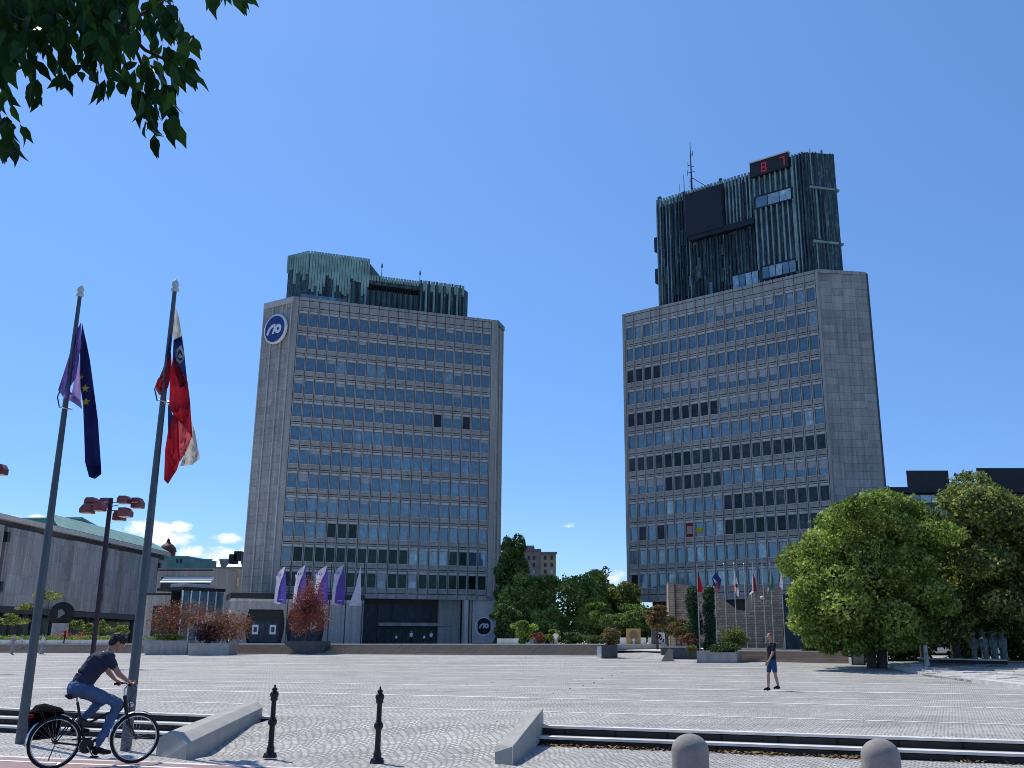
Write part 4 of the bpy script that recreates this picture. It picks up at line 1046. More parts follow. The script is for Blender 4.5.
# belt between the towers
belt=[(513,533,622,36,150,'tall dark green tree beside the right edge of the left tower',['leaf_dark','leaf_mid'],13000,.46),
(520,573,640,50,142,'rounded green tree below the tall dark one',['leaf_mid','leaf_lime'],10000,.44),
(568,562,643,98,146,'broad light green tree in the middle of the gap between towers',['leaf_lime','leaf_lime','leaf_mid'],24000,.46),
(548,606,643,40,136,'mid green tree filling under the broad light one',['leaf_lime','leaf_mid'],10000,.42),
(602,567,620,30,176,'purple leaved tree on the skyline between the towers',['leaf_purple'],4000,.45),
(618,580,640,46,150,'yellowish green tree against the right tower edge',['leaf_lime','leaf_olive'],11000,.44),
(594,598,643,42,134,'deep green tree in front of the purple leaved one',['leaf_mid','leaf_lime'],10000,.42),
(634,602,646,60,128,'low dark tree under the overhang of the right tower',['leaf_dark','leaf_mid'],9000,.38),
(508,600,646,34,126,'low dark tree beside the screen of thin posts',['leaf_dark'],5000,.38),
(662,604,646,40,131,'shaded tree behind the brick wall end',['leaf_dark'],5000,.38)]
for i,(x,yt_,yb_,w,Y,lab,cols,n,s_) in enumerate(belt):
    tree(x,yt_,yb_,w,Y,1.2,lab,cols,n,s_,24,162+i,trunk=.3,bottom=.9)
for i,(x,yt_,w,Y,lab,c_) in enumerate(((524,619,28,112,'bright green bush beside the white barrier',['leaf_lime']),(539,632,14,108,'small rusty bush by the terrace edge',['leaf_rust']),(553,630,18,114,'small round dark bush under the trees',['leaf_mid']),(575,632,30,116,'wide dark hedge bush under the trees',['leaf_dark']),(597,634,22,112,'dark bush behind the end planter',['leaf_dark']))):
    tree(x,yt_,644.5,w,Y,1.3,lab,c_,2200,.3,9,90+i,name='bush',cat='bush',trunk=.06,bottom=1.)
# far tree line closing the horizon
mb=MB();Pl=[];r=random.Random(8)
for i in range(420):
    a=R(r.uniform(-60,60));d=r.uniform(380,520);Pl.append((d*math.sin(a),d*math.cos(a),r.uniform(0,3),r.uniform(7,14),r.uniform(7,14),r.uniform(4,8)))
Pp,dd=lobes_points(Pl,26000);o=leaf_mesh('treeline',Pp,dd,2.2,'leaf_dark',None);tag(o,'far off belt of dark woods on the horizon','woods',kind='stuff')
# ---- planters on the left with red shrubs
def planter(corners,h,name,label,cat='planter',mat='conc',inset=.12,flare=.0,group=None,zb=None):
    c=sum(corners,V((0,0,0)))/len(corners);rt=thing(name,c,label,cat,group)
    mb=MB();n=len(corners);bt=[c+(q-c)*(1-flare) for q in corners]
    top=[q+V((0,0,h)) for q in corners];it=[c+V((0,0,h))+(q-c)*(1-inset) for q in corners];ib=[q-V((0,0,.15)) for q in it]
    mb.add(bt+top+it+ib,[(i,(i+1)%n,n+(i+1)%n,n+i) for i in range(n)]+[(n+i,n+(i+1)%n,2*n+(i+1)%n,2*n+i) for i in range(n)]+[(2*n+i,2*n+(i+1)%n,3*n+(i+1)%n,3*n+i) for i in range(n)],mat)
    mb.build('tub',rt)
    mb=MB();mb.add(ib,[tuple(range(n))],'earth');mb.build('soil',rt)
    return rt,c,h
def rect(px,py,w,d,rot=0,z=None):
    g=gat(px,py) if z is None else at(px,py,z);a=R(rot);ex_=V((math.cos(a),math.sin(a),0));ey=V((-ex_.y,ex_.x,0))
    return [g,g+ex_*w,g+ex_*w+ey*d,g+ey*d]
def hexr(px,py,w,d,rot=0):
    q=rect(px,py,w,d,rot);a,b,c,e=q;x=(b-a)*.22;y=(e-a)*.3
    return [a+x,b-x,b+y,c-y*1,c-x,e+x,a+y*1][:6]
def shrub(name,label,c,rx,ry,rz,col,n,size,k=9,seed=0,stem=.04,group=None,cat='shrub',zb=None,bottom=.9):
    """c: base point on the soil"""
    rt=thing(name,c,label,cat,group);cc=V((c.x,c.y,c.z+rz));lob=make_lobes(cc,rx,ry,rz,k,fr=(.4,.62),seed=seed,bottom=bottom,tight=True)
    for cm in col:
        Pp,dd=lobes_points(lob,n//len(col),.5);leaf_mesh('crown',Pp,dd,size,cm,rt,off=tuple(c),jit=1.3)
    mb=MB();r=random.Random(seed)
    for i in range(5): 
        l=lob[1+i%k];mb.tube([c-V((0,0,.05)),c.lerp(V(l[:3]),.5)+V((r.uniform(-.1,.1)*rx,0,0)),V(l[:3])],[stem,stem*.7,stem*.3],'bark',5)
    mb.build('trunk',rt);return rt
m1=mpp(gat(160,652))
rt,c,h=planter(rect(141,655,40*m1,2.6,-8),11.5*m1,'planter','large grey concrete planter holding red maple, left of the darker planter',flare=.12)
shrub('maple_shrub','spreading dusty red maple in the large left planter',c+V((.2,0,h)),26*m1,1.7,17*m1,['leaf_maple','leaf_rust','leaf_olive'],4200,.15,14,1)
shrub('ground_shrub','low green shrub edging the large left planter',c+V((-.2,-.7,h-.1)),19*m1,.5,3.2*m1,['leaf_lime'],1500,.13,8,2,.02)
rt,c,h=planter(rect(187,655.6,34*m1,2.0,-3),9.5*m1,'planter','smaller two tone concrete planter holding a dark plum bush',flare=.05,mat='kerb')
shrub('plum_shrub','dense dark plum coloured bush in the smaller planter',c+V((-.3,-.2,h-.1)),13*m1,1.1,9*m1,['leaf_plum'],3500,.14,10,4)
shrub('maple_shrub','orange pink maple spreading above the dark plum bush',c+V((1.0,.4,h)),23*m1,1.5,13.5*m1,['leaf_rust','leaf_brown','leaf_maple'],3800,.15,12,5)
m2=mpp(gat(300,652))
g=gat(283,654.5);cx_=34*m2
rt=thing('planter',g,'wedge sided dark concrete planter with a round rusty bush before the banners','planter')
mb=MB();d0=1.6
for (m_,dz) in (('conc',0),):
    tl=g+V((0,0,10.5*m2));tr=tl+V((cx_,0,0));bl=g+V((cx_*.40,0,0))*1;br=g+V((cx_*.93,0,0))
    f=[bl-V((0,0,.1)),br-V((0,0,.1)),tr-V((0,0,2.5*m2)),tr,tl,tl-V((0,0,2*m2))];bk=[q+V((0,d0,0)) for q in f];n=6
    mb.add(f+bk,[tuple(range(n)),tuple(range(n,2*n))[::-1]]+[(i,n+i,n+(i+1)%n,(i+1)%n) for i in range(n)],'conc_dark')
mb.build('tub',rt)
shrub('rust_bush','upright oval rust red bush in the wedge planter',g+V((cx_*.5,d0/2,10.4*m2)),16.5*m2,15*m2,24*m2,['leaf_rust','leaf_maple'],8500,.13,16,6,.03)
# planter at the end of the left steps
m3=mpp(gat(604,655.5));g=gat(601,656.3)
rt,c,h=planter(rect(601.5,658.5,14*m3,1.6,-6),12*m3,'planter','dark square planter with dry yellow grass beside the ramp',mat='conc_dark')
shrub('dry_shrub','dry yellowish shrub in the dark planter by the ramp',c+V((0,0,h-.1)),9.5*m3,.7,9.5*m3,['leaf_brown','leaf_olive'],2600,.12,9,7,.02)
mb=MB();p=gat(597,657.5);mb.obox(p,V((5*m3,-.3,0)),V((.1,1,0)),V((0,0,10*m3)),'pale_slab');single(mb,'end_block',p,'short pale stone block closing the brown steps','block')
mb=MB();p=gat(609,657.6);mb.hull([p,p+V((.2,0,0)),p+V((.05,.1,.05)),p+V((.42,.9,.55)),p+V((.62,.9,.5)),p+V((.45,.95,.3))],'conc_light');single(mb,'kerb_stone',p,'small slanting pale kerb stone at the ramp foot','kerb')
# right of ramp
m4=mpp(gat(665,660));g=gat(661,659.5)
mb=MB();p=gat(661,661.5);mb.hull([p,p+V((.75,0,0)),p+V((.1,.8,0)),p+V((.55,.8,.75)),p+V((.85,.8,.72)),p+V((.9,1.2,0))],'conc_dark');single(mb,'kerb_stone',p,'dark triangular stone end at the right side of the ramp','kerb')
a=gat(663,659.5)+V((0,.9,0));b=gat(699,660)+V((0,.9,0));mb=MB();mb.obox(a-V((0,0,.3)),b-a,V((0,.5,0)),V((0,0,.3+11.5*m4)),'conc_dark');mb.obox(a+V((-.05,-.06,11.5*m4)),(b-a)*1.02,V((0,.65,0)),V((0,0,.12)),'conc');single(mb,'parapet',a,'dark low concrete parapet right of the ramp','low wall')
rt,c,h=planter(rect(697,662.8,37*m4,1.8,-20),9.5*m4,'planter','broad brownish concrete planter under the ivy columns',mat='conc')
shrub('planter_bush','dark green clump spilling over the broad planter',c+V((.3,-.3,h-.25)),17*m4,.8,7*m4,['leaf_ivy','leaf_dark'],3500,.13,10,12,.03)
shrub('planter_bush','pale green tuft at the left end of the broad planter',c+V((-1.7,-.3,h-.1)),5*m4,.4,4*m4,['leaf_olive'],900,.12,6,13,.02)
shrub('planter_bush','yellow green spray at the right end of the broad planter',c+V((.9,.5,h)),14*m4,.7,13*m4,['leaf_olive','leaf_mid'],2200,.13,9,14,.02)
# ivy columns
def ivy(px,yt_,yb_,w,Y,label,seed):
    b_=aty(px,yb_,Y);t_=aty(px,yt_,Y);rt=thing('ivy_column',(b_.x,Y,1.2),label,'climbing plant');m_=mpp(b_);r=random.Random(seed);lob=[]
    n=12
    for i in range(n):
        f=i/(n-1);lob.append((b_.x+r.uniform(-.12,.12)*w*m_,Y+r.uniform(-.1,.1),b_.z+(t_.z-b_.z)*f,w/2*m_*r.uniform(.7,1.1),w/2*m_,(t_.z-b_.z)/n*.9))
    Pp,dd=lobes_points(lob,4200,.7);leaf_mesh('crown',Pp,dd,.2,'leaf_ivy',rt,off=(b_.x,Y,1.2))
    mb=MB();mb.tube([(b_.x,Y,.9),(b_.x,Y,t_.z-.3)],.14,'bark',6);mb.build('trunk',rt)
ivy(695,591,655,16,Yt+24,'thick ivy clad post, left of the two before the brick wall',1)
ivy(711,590,652,13,Yt+23,'narrower ivy clad post, right of the two before the brick wall',2)
tree(657,606,634,30,Yt+30,1.2,'small orange brown tree beside the tan poster',['leaf_brown'],3500,.2,12,31,trunk=.1,name='small_tree')
tree(668,610,640,26,Yt+34,1.2,'thin dark olive tree behind the orange brown one',['leaf_dark','leaf_olive'],2600,.2,12,32,trunk=.08,name='small_tree')
tree(681,616,642,26,Yt+27,1.2,'loose brownish shrub in front of the brick wall end',['leaf_brown','leaf_olive'],2600,.18,12,33,trunk=.08,name='small_tree')
tree(690,632,648,18,Yt+22,1.2,'rusty low shrub at the foot of the ivy posts',['leaf_rust','leaf_brown'],1500,.15,8,34,trunk=.04,name='bush',cat='bush')
# box planter by the right tree
p=gat(852,665);mb=MB();m5=mpp(p)
rt=thing('planter_box',p,'square grey box planter with wooden frame left of the light green tree trunk','planter')
mb.box((p.x+.38,p.y+.4,p.z+.38),(12*m5,.7,.72),'conc');mb.build('tub',rt)
mb=MB()
for sx in(0,1): mb.box((p.x+.38+(sx-.5)*12.6*m5,p.y+.03,p.z+.4),(.06,.06,.8),'dark_metal')
mb.box((p.x+.38,p.y+.02,p.z+.78),(13*m5,.08,.06),'dark_metal');mb.build('frame',rt)
p=gat(884,664);mb=MB();mb.lathe(V((p.x,p.y,p.z)),[(.22,0),(.22,.55),(.26,.58),(.26,.64),(.14,.68)],'white_metal',12);single(mb,'litter_bin',p,'small round pale bin beside the light green tree','bin')
# little trees by the concert hall
for i,(x,yt_,yb_,w,Y) in enumerate(((13,613,628,28,118),(26,601,612,16,125),(50,588,603,26,122),(76,618,632,16,118),(88,622,636,14,121),(104,620,636,18,118),(120,622,638,18,120))):
    lab=['flat topped yellow green sapling at the far left edge','small pale sapling just left of the first flagpole','highest pale green sapling above the black disc','little sapling in front of the black disc','little sapling just left of the lamp post','little sapling just right of the lamp post','sapling right of the lamp post near the second flagpole'][i]
    tree(x,yt_,yb_,w,Y,1.6,lab,['leaf_lime','leaf_olive'],900,.24,8,100+i,trunk=.06,name='sapling')
mb=MB();a=aty(0,641,116);
for x0,x1,lab in ((-40,50,'low hedge strip in front of the concert hall, left part'),(52,118,'low flower hedge between the flagpoles, with red blooms')):
    p=aty(x0,641,114);q=aty(x1,641,114);lob=[(p.x+(q.x-p.x)*i/14,114,2.1,.9,.8,.42) for i in range(15)]
    Pp,dd=lobes_points(lob,2600,.6);rt=thing('hedge',(p.x,114,1.6),lab,'hedge');leaf_mesh('foliage',Pp,dd,.2,'leaf_mid',rt,off=(p.x,114,1.6))
    if x0>0:
        lob=[(aty(xx,634,113).x,113,2.6,.9,.5,.4) for xx in (61,66,80)];Pp,dd=lobes_points(lob,500,.5);leaf_mesh('blossom',Pp[:260],dd[:260],.16,'leaf_maple',rt,off=(p.x,114,1.6))
    mb=MB();mb.obox(V((p.x,112.6,1.5)),V((q.x-p.x,0,0)),V((0,2.6,0)),V((0,0,.55)),'conc_light');mb.build('bed_wall',rt)
# black disc sculpture
p=aty(62,613.5,117);mb=MB();R_=11.5*mpp(p);rt=thing('disc_sculpture',(p.x,117,1.6),'big black split disc sculpture in front of the concert hall','sculpture')
mb.lathe(p,[(.01,-.18),(R_*.97,-.18),(R_,-.1),(R_,.1),(R_*.97,.18),(.01,.18)],'rubber',36,(.25,-1,0));mb.build('disc',rt)
mb=MB();mb.hull([p+V((-.3,-.3,-.6)),p+V((.5,-.25,.0)),p+V((.1,-.3,.55)),p+V((-.35,-.3,.35)),p+V((0,-.22,0))],'bronze');mb.build('inset',rt)
mb=MB();mb.box((p.x,117,1.6+(p.z-R_-1.6)/2+.1),(1.6,.8,max(.2,p.z-R_-1.6+.3)),'conc');mb.build('base',rt)
# birch-like ground bench & slab by the lawn
p=at(927,662,.75);q=at(1008,664,.75);mb=MB();mb.obox(V((p.x,p.y,.72)),q-p,V((.1,1.4,0)),V((0,0,.16)),'screen_black');mb.obox(V((p.x-.05,p.y-.05,.88)),(q-p)*1.01,V((.1,1.5,0)),V((0,0,.06)),'conc_light')
single(mb,'stone_slab',p,'long low dark stone slab on the lawn before the bronze figures','slab')
# ================================================================== FIGURES
def fuse(name,bones,mat,voxel,parent,off,smooth=4,ells=(),xf=None):
    """one continuous skin grown over tapered limbs, then smoothed"""
    mb=MB()
    for b in bones:
        p0,p1,r0,r1=b[:4];p0,p1=V(p0),V(p1);L=(p1-p0).length;n=max(2,int(L/(max(min(r0,r1),.004)*.8)))
        n=min(n,14);pts=[p0.lerp(p1,i/n) for i in range(n+1)];rad=[r0+(r1-r0)*i/n for i in range(n+1)]
        flat=b[4] if len(b)>4 else None
        if flat: # elliptical section: (axis vector, factor)
            axv,fc=V(flat[0]).normalized(),flat[1];d=(p1-p0).normalized();o=d.cross(axv).normalized()
            vs=[];k=12
            for q,r_ in zip(pts,rad):
                for j in range(k):
                    a=2*PI*j/k;vs.append(q+axv*(r_*fc*math.cos(a))+o*(r_*math.sin(a)))
            fs=[(i*k+j,i*k+(j+1)%k,(i+1)*k+(j+1)%k,(i+1)*k+j) for i in range(n) for j in range(k)]
            mb.add(vs,fs,mat,True);mb.add(vs[:k],[tuple(range(k))[::-1]],mat);mb.add(vs[-k:],[tuple(range(k))],mat)
        else: mb.tube(pts,rad,mat,10)
        if not flat:
            mb.ell(p0,(r0,)*3,mat,8,6);mb.ell(p1,(r1,)*3,mat,8,6)
    for e in ells: mb.ell(e[0],e[1],mat,14,10,e[2] if len(e)>2 else None)
    if xf: mb.v=[tuple(xf(V(v))) for v in mb.v]
    o=mb.build('tmp',loc=off)
    md=o.modifiers.new('r','REMESH');md.mode='VOXEL';md.voxel_size=voxel;md.use_smooth_shade=True
    if smooth: sm=o.modifiers.new('s','SMOOTH');sm.factor=.5;sm.iterations=smooth
    dg=bpy.context.evaluated_depsgraph_get();me=bpy.data.meshes.new_from_object(o.evaluated_get(dg))
    me.name=name;bpy.data.objects.remove(o)
    me.materials.clear();me.materials.append(MATS[mat])
    q=bpy.data.objects.new(name,me);COL.objects.link(q)
    if parent is not None: q.parent=parent
    return q
def face_parts(hc,hr,fwd,up,body_mats=('eye_white','eye_dark','lips'),xf=None,parent=None,off=None,k=1.):
    side=fwd.cross(up).normalized();mb=MB()
    for s_ in (-1,1):
        e=hc+fwd*(.088*k)+side*(.032*k*s_)+up*(.012*k)
        mb.ell(e,(.012*k,)*3,'eye_white',8,6);mb.ell(e+fwd*.007*k,(.007*k,)*3,'eye_dark',8,6)
    mb.ell(hc+fwd*.092*k-up*.055*k,(.012*k,.02*k,.006*k),'lips',8,6)
    if xf: mb.v=[tuple(xf(V(v))) for v in mb.v]
    return mb
def hand(bones,w,d,side,curl,s=1.):
    """palm + four fingers + thumb as bones; w wrist, d pointing dir, side = thumb side"""
    d=d.normalized();side=(side-d*side.dot(d)).normalized();n_=d.cross(side)
    pe=w+d*.085*s
    for k in range(4): 
        o=side*(.03-.02*k)*s;bones.append((w+o*.5,pe+o,.016*s,.013*s))
    for k,(L) in enumerate((.07,.078,.072,.058)):
        o=side*(.033-.021*k)*s;b=pe+o;c1=d*math.cos(curl*.6)+n_*math.sin(curl*.6);c2=d*math.cos(curl*1.5)+n_*math.sin(curl*1.5);c3=d*math.cos(curl*2.3)+n_*math.sin(curl*2.3)
        m1_=b+c1*L*.45*s;m2_=m1_+c2*L*.32*s;bones+= [(b,m1_,.0095*s,.009*s),(m1_,m2_,.009*s,.008*s),(m2_,m2_+c3*L*.25*s,.008*s,.0065*s)]
    tb=w+d*.03*s+side*.03*s;tm=tb+(d*.6+side*.7+n_*.3).normalized()*.04*s
    bones+= [(tb,tm,.013*s,.011*s),(tm,tm+(d*.9+side*.1+n_*.5*min(1,curl)).normalized()*.033*s,.010*s,.0075*s)]
# --- bicycle and rider
rc_=at(59,768.5,0);fc_=at(131,764.5,0);bd_=(fc_-rc_);bd_.z=0;bd_.normalize();bs_=V((-bd_.y,bd_.x,0))  # forward, left side
_a=R(11);bd_=V((bd_.x*math.cos(_a)-bd_.y*math.sin(_a),bd_.x*math.sin(_a)+bd_.y*math.cos(_a),0));bs_=V((-bd_.y,bd_.x,0))
mid=(rc_+fc_)/2+V((-.04,0,0));WB=1.07;bo=mid-bd_*WB/2
BK=lambda x,y,z:bo+bd_*x+bs_*y+V((0,0,z))
bike=thing('bicycle',bo,'black city bicycle with mudguards ridden along the kerb','bicycle')
WR=.345
def wheel(x):
    mb=MB();c=BK(x,0,WR);mb.torus(c,WR-.02,.02,'rubber',bs_,48,10);tyre=None
    w=mb.build('wheel',bike)
    mb=MB();mb.torus(c,WR-.047,.011,'chrome',bs_,48,6);mb.build('rim',w)
    mb=MB();mb.tube([c-bs_*.05,c+bs_*.05],.022,'dark_metal',10);mb.build('hub',w)
    for k in range(28):
        a=2*PI*k/28;a2=a+.5*(1 if k%2 else -1);mb=MB()
        mb.tube([c+(bd_*math.cos(a2)+V((0,0,math.sin(a2))))*.02+bs_*(.03 if k%4<2 else -.03),c+(bd_*math.cos(a)+V((0,0,math.sin(a))))*(WR-.05)],.0016,'chrome',4);mb.build('spoke',w)
wheel(0);wheel(WB)
def part(nm,mats,*segs,par=bike,n=8):
    mb=MB()
    for pts,r_ in segs: mb.tube([BK(*p) for p in pts],r_,mats,n)
    return mb.build(nm,par)
part('frame','black_metal',([(.40,0,.28),(.235,0,.86)],.019),([(.40,0,.28),(.56,0,.36),(.885,0,.84)],.026),([(.29,0,.66),(.42,0,.58),(.87,0,.80)],.017),([(.90,0,.74),(.862,0,.93)],.026),
 ([(.40,.05,.28),(0,.07,WR)],.011),([(.40,-.05,.28),(0,-.07,WR)],.011),([(.27,.03,.72),(0,.07,WR)],.009),([(.27,-.03,.72),(0,-.07,WR)],.009))
part('fork','black_metal',([(.895,0,.76),(.91,0,.70)],.022),([(.91,.045,.71),(.95,.055,.55),(WB,.055,WR)],.013),([(.91,-.045,.71),(.95,-.055,.55),(WB,-.055,WR)],.013),([(.91,-.05,.705),(.91,.05,.705)],.015))
part('stem','chrome',([(.862,0,.92),(.85,0,1.02),(.90,0,1.07)],.015))
hb=part('handlebar','dark_metal',([(.84,-.30,1.085),(.93,-.22,1.095),(.91,0,1.075),(.93,.22,1.095),(.84,.30,1.085)],.012))
for s_ in(-1,1): part('grip','rubber',([(.90,.245*s_,1.092),(.80,.315*s_,1.08)],.018),par=hb)
part('brake_lever','chrome',([(.95,-.20,1.08),(.93,-.29,1.05)],.006),([(.95,.20,1.08),(.93,.29,1.05)],.006))
part('seat_post','chrome',([(.238,0,.85),(.215,0,.94)],.014))
def fender(x,a0,a1):
    mb=MB();c=BK(x,0,WR);n=22;vs=[]
    for i in range(n+1):
        a=R(a0+(a1-a0)*i/n)
        for y,r_ in ((-.03,WR+.012),(0,WR+.026),(.03,WR+.012)): vs.append(c+(bd_*math.cos(a)+V((0,0,math.sin(a))))*r_+bs_*y)
    mb.add(vs,[(i*3+j,i*3+j+1,(i+1)*3+j+1,(i+1)*3+j) for i in range(n) for j in (0,1)],'chrome',True);mb.build('mudguard',bike)
fender(0,20,185);fender(WB,55,185)
part('rack','black_metal',([(.22,0,.74),(.0,.05,.755),(-.3,.05,.755),(-.3,-.05,.755),(0,-.05,.755),(.22,0,.74)],.007),([(-.05,.06,.75),(0,.075,WR)],.006),([(-.05,-.06,.75),(0,-.075,WR)],.006),([(-.22,.06,.75),(0,.075,WR)],.006),([(-.22,-.06,.75),(0,-.075,WR)],.006))
mb=MB();mb.hull([BK(*p) for p in ((.08,.075,.945),(.08,-.075,.945),(.34,.02,.955),(.34,-.02,.955),(.10,.085,.975),(.10,-.085,.975),(.22,.055,.98),(.22,-.055,.98),(.34,.018,.975),(.34,-.018,.975),(.12,.04,.90),(.12,-.04,.90),(.05,0,.95))],'leather',True);mb.build('saddle',bike)
mb=MB();mb.tube([BK(.40,-.055,.28),BK(.40,-.068,.28)],.095,'dark_metal',24);mb.torus(BK(.40,-.06,.28),.095,.006,'chrome',bs_,24,6);cr_=mb.build('chainring',bike)
mb=MB();mb.tube([BK(.40,-.08,.28),BK(.50,-.085,.14)],.010,'chrome',8);mb.tube([BK(.40,.08,.28),BK(.30,.085,.42)],.010,'chrome',8);mb.build('crank',bike)
for a_ in ((.50,-.13,.14),(.30,.13,.42)):
    mb=MB();q=BK(*a_);mb.obox(q-bd_*.045-bs_*.045-V((0,0,.012)),bd_*.09,bs_*.09,V((0,0,.022)),'rubber');mb.build('pedal',bike)
part('chain','dark_metal',([(.40,-.062,.37),(0,-.062,WR+.035)],.005),([(.40,-.062,.19),(.0,-.062,WR-.05)],.005))
part('chain_guard','black_metal',([(.46,-.075,.38),(.2,-.075,.375)],.012))
part('kickstand','dark_metal',([(.03,.07,WR-.03),(-.02,.12,.10)],.008))
mb=MB();mb.ell(BK(.965,0,.80),(.04,.04,.035),'chrome',12,8);mb.build('headlight',bike)
mb=MB();mb.box(tuple(BK(-.33,0,.70)),(.03,.07,.05),'flag_red');mb.build('rear_light',bike)
part('cable','black_metal',([(.94,-.15,1.08),(1.0,-.05,1.0),(.93,-.03,.85),(.94,-.04,.7)],.004),([(.94,.15,1.08),(1.01,.05,.98),(.92,.03,.84)],.004))
# panniers
pb_t=thing('pannier_bag',BK(-.1,-.15,.5),'bulging black pannier bag hung on the far side of the rear rack','bag')
for s_ in(1,):
    mb=MB();mb.hull([BK(x,y*s_,z) for x,y,z in ((-.30,.085,.40),(.08,.085,.42),(-.33,.10,.74),(.12,.09,.74),(-.29,.20,.42),(.06,.20,.44),(-.32,.23,.70),(.10,.22,.70),(-.26,.16,.37),(.04,.15,.39))],'bag_fabric')
    mb.build('bag_body',pb_t,bevel=.02)
mb=MB();mb.hull([BK(x,y,z) for x,y,z in ((-.30,-.10,.765),(.06,-.09,.765),(-.34,.21,.72),(.10,.21,.72),(-.27,-.04,.83),(.02,-.05,.80),(-.27,.12,.84),(.02,.12,.80),(-.18,.03,.86))],'bag_fabric');mb.build('top_flap',pb_t,bevel=.02)
for x in(-.2,0.02):
    mb=MB();mb.obox(BK(x,.232,.44),bd_*.03,bs_*(.012),V((0,0,.28)),'dark_metal');mb.build('strap',pb_t)
# rider
rid=thing('person',BK(.3,0,0),'cyclist in dark t-shirt and blue jeans riding a black city bicycle','person')
off=BK(.3,0,0)
J=dict(pel=(.25,0,1.06),wa=(.31,0,1.20),ch=(.47,0,1.40),ne=(.575,0,1.53),hd=(.69,0,1.655))
def b(p0,p1,r0,r1,fl=None): 
    q=[BK(*p0),BK(*p1),r0,r1]
    if fl: q.append(fl)
    return tuple(q)
skinb=[];shirt=[];jeans=[]
torso=[(J['pel'],J['wa'],.125,.125),(J['wa'],J['ch'],.125,.145),(J['ch'],(.555,0,1.49),.145,.105)]
for p0,p1,r0,r1 in torso:
    skinb.append(b(p0,p1,r0*.9,r1*.9,(bs_,1.18)));shirt.append(b(p0,p1,r0,r1,(bs_,1.2)))
shirt=[b((.265,0,1.085),J['wa'],.142,.138,(bs_,1.2)),b(J['wa'],(.45,.0,1.39),.138,.158,(bs_,1.2)),b((.45,0,1.39),(.56,0,1.50),.158,.09,(bs_,1.5))]
jeans.append(b((.22,0,1.03),(.285,0,1.16),.122,.118,(bs_,1.3)));
jeans.append(b((.20,-.07,1.04),(.2,.07,1.04),.115,.115))
skinb.append(b((.555,0,1.48),(.62,0,1.58),.058,.054))
SH={-1:(.53,-.185,1.465),1:(.53,.185,1.465)};EL={-1:(.665,-.255,1.235),1:(.68,.25,1.25)};WRs={-1:(.785,-.285,1.14),1:(.79,.285,1.145)}
KN={-1:(.72,-.12,.80),1:(.535,.12,.76)};AN={-1:(.52,-.12,.33),1:(.30,.12,.52)};HP={-1:(.25,-.095,1.04),1:(.25,.095,1.04)}
KN[-1]=(.745,-.13,.835);AN[-1]=(.56,-.115,.30);
AN[-1]=(.49,-.12,.255) if False else (.53,-.115,.27)
KN[1]=(.60,.13,.86);AN[1]=(.28,.12,.55)
for s_ in(-1,1):
    skinb+= [b((.5,.08*s_,1.45),SH[s_],.05,.052),b(SH[s_],EL[s_],.05,.038),b(EL[s_],WRs[s_],.04,.024)]
    shirt+= [b((.5,.06*s_,1.46),SH[s_],.088,.084),b(SH[s_],tuple(SH[s_][i]+(EL[s_][i]-SH[s_][i])*.52 for i in range(3)),.070,.062)]
    hand(skinb,BK(*WRs[s_]),(BK(.86,.275*s_,1.10)-BK(*WRs[s_])),-bs_*s_+V((0,0,.3)),1.15 if s_<0 else 1.15,.95)
    skinb+= [b(HP[s_],KN[s_],.08,.05),b(KN[s_],AN[s_],.05,.032)]
    jeans+= [b(HP[s_],KN[s_],.102,.068),b(KN[s_],tuple(KN[s_][i]+(AN[s_][i]-KN[s_][i])*.5 for i in range(3)),.068,.062),b(tuple(KN[s_][i]+(AN[s_][i]-KN[s_][i])*.5 for i in range(3)),tuple(KN[s_][i]+(AN[s_][i]-KN[s_][i])*.93 for i in range(3)),.060,.052)]
hfwd=(bd_*.80+V((0,0,-.55))-bs_*.12).normalized();hup=(V((0,0,.84))+bd_*.5);hup=(hup-hfwd*hup.dot(hfwd)).normalized();hsd=hfwd.cross(hup)
HC=BK(*J['hd'])
rotm=Matrix((hfwd,hsd,hup)).transposed()
hells=[(HC+hup*.01-hfwd*.01,(.098,.077,.105),rotm),(HC+hfwd*.035-hup*.055,(.06,.052,.06),rotm),(HC+hfwd*.10-hup*.018,(.02,.014,.024),rotm),(HC+hfwd*.083-hup*.085,(.022,.026,.018),rotm),(HC+hsd*.078-hup*.01-hfwd*.01,(.022,.01,.033),rotm),(HC-hsd*.078-hup*.01-hfwd*.01,(.022,.01,.033),rotm)]
skinb.append((BK(.60,0,1.56),HC-hup*.05-hfwd*.02,.055,.058))
fuse('body',skinb,'skin',.007,rid,off,3,hells)
for nm_,bb_,mt_ in (('shirt',shirt,'tshirt'),('trousers',jeans,'jeans')):
    o_=fuse(nm_,bb_,mt_,.011,rid,off,4);wr_=bpy.data.textures.new('fold','CLOUDS');wr_.noise_scale=.085;wr_.noise_depth=2
    dm_=o_.modifiers.new('d','DISPLACE');dm_.texture=wr_;dm_.strength=.045;dm_.mid_level=.5
mb=face_parts(HC,1,hfwd,hup);mb.build('facial_features',rid)
hh=[(HC+hup*.04-hfwd*.028,(.112,.094,.100),rotm),(HC-hfwd*.06-hup*.005,(.066,.082,.092),rotm),(HC+hup*.085+hfwd*.045,(.05,.06,.035),rotm),(HC+hup*.095-hfwd*.03,(.07,.06,.032),rotm)]
hr_=fuse('hair',[],'hair',.008,rid,off,1,hh)
hr_.modifiers.new('d','DISPLACE').strength=.03
tx=bpy.data.textures.new('tuft','CLOUDS');tx.noise_scale=.03;hr_.modifiers['d'].texture=tx
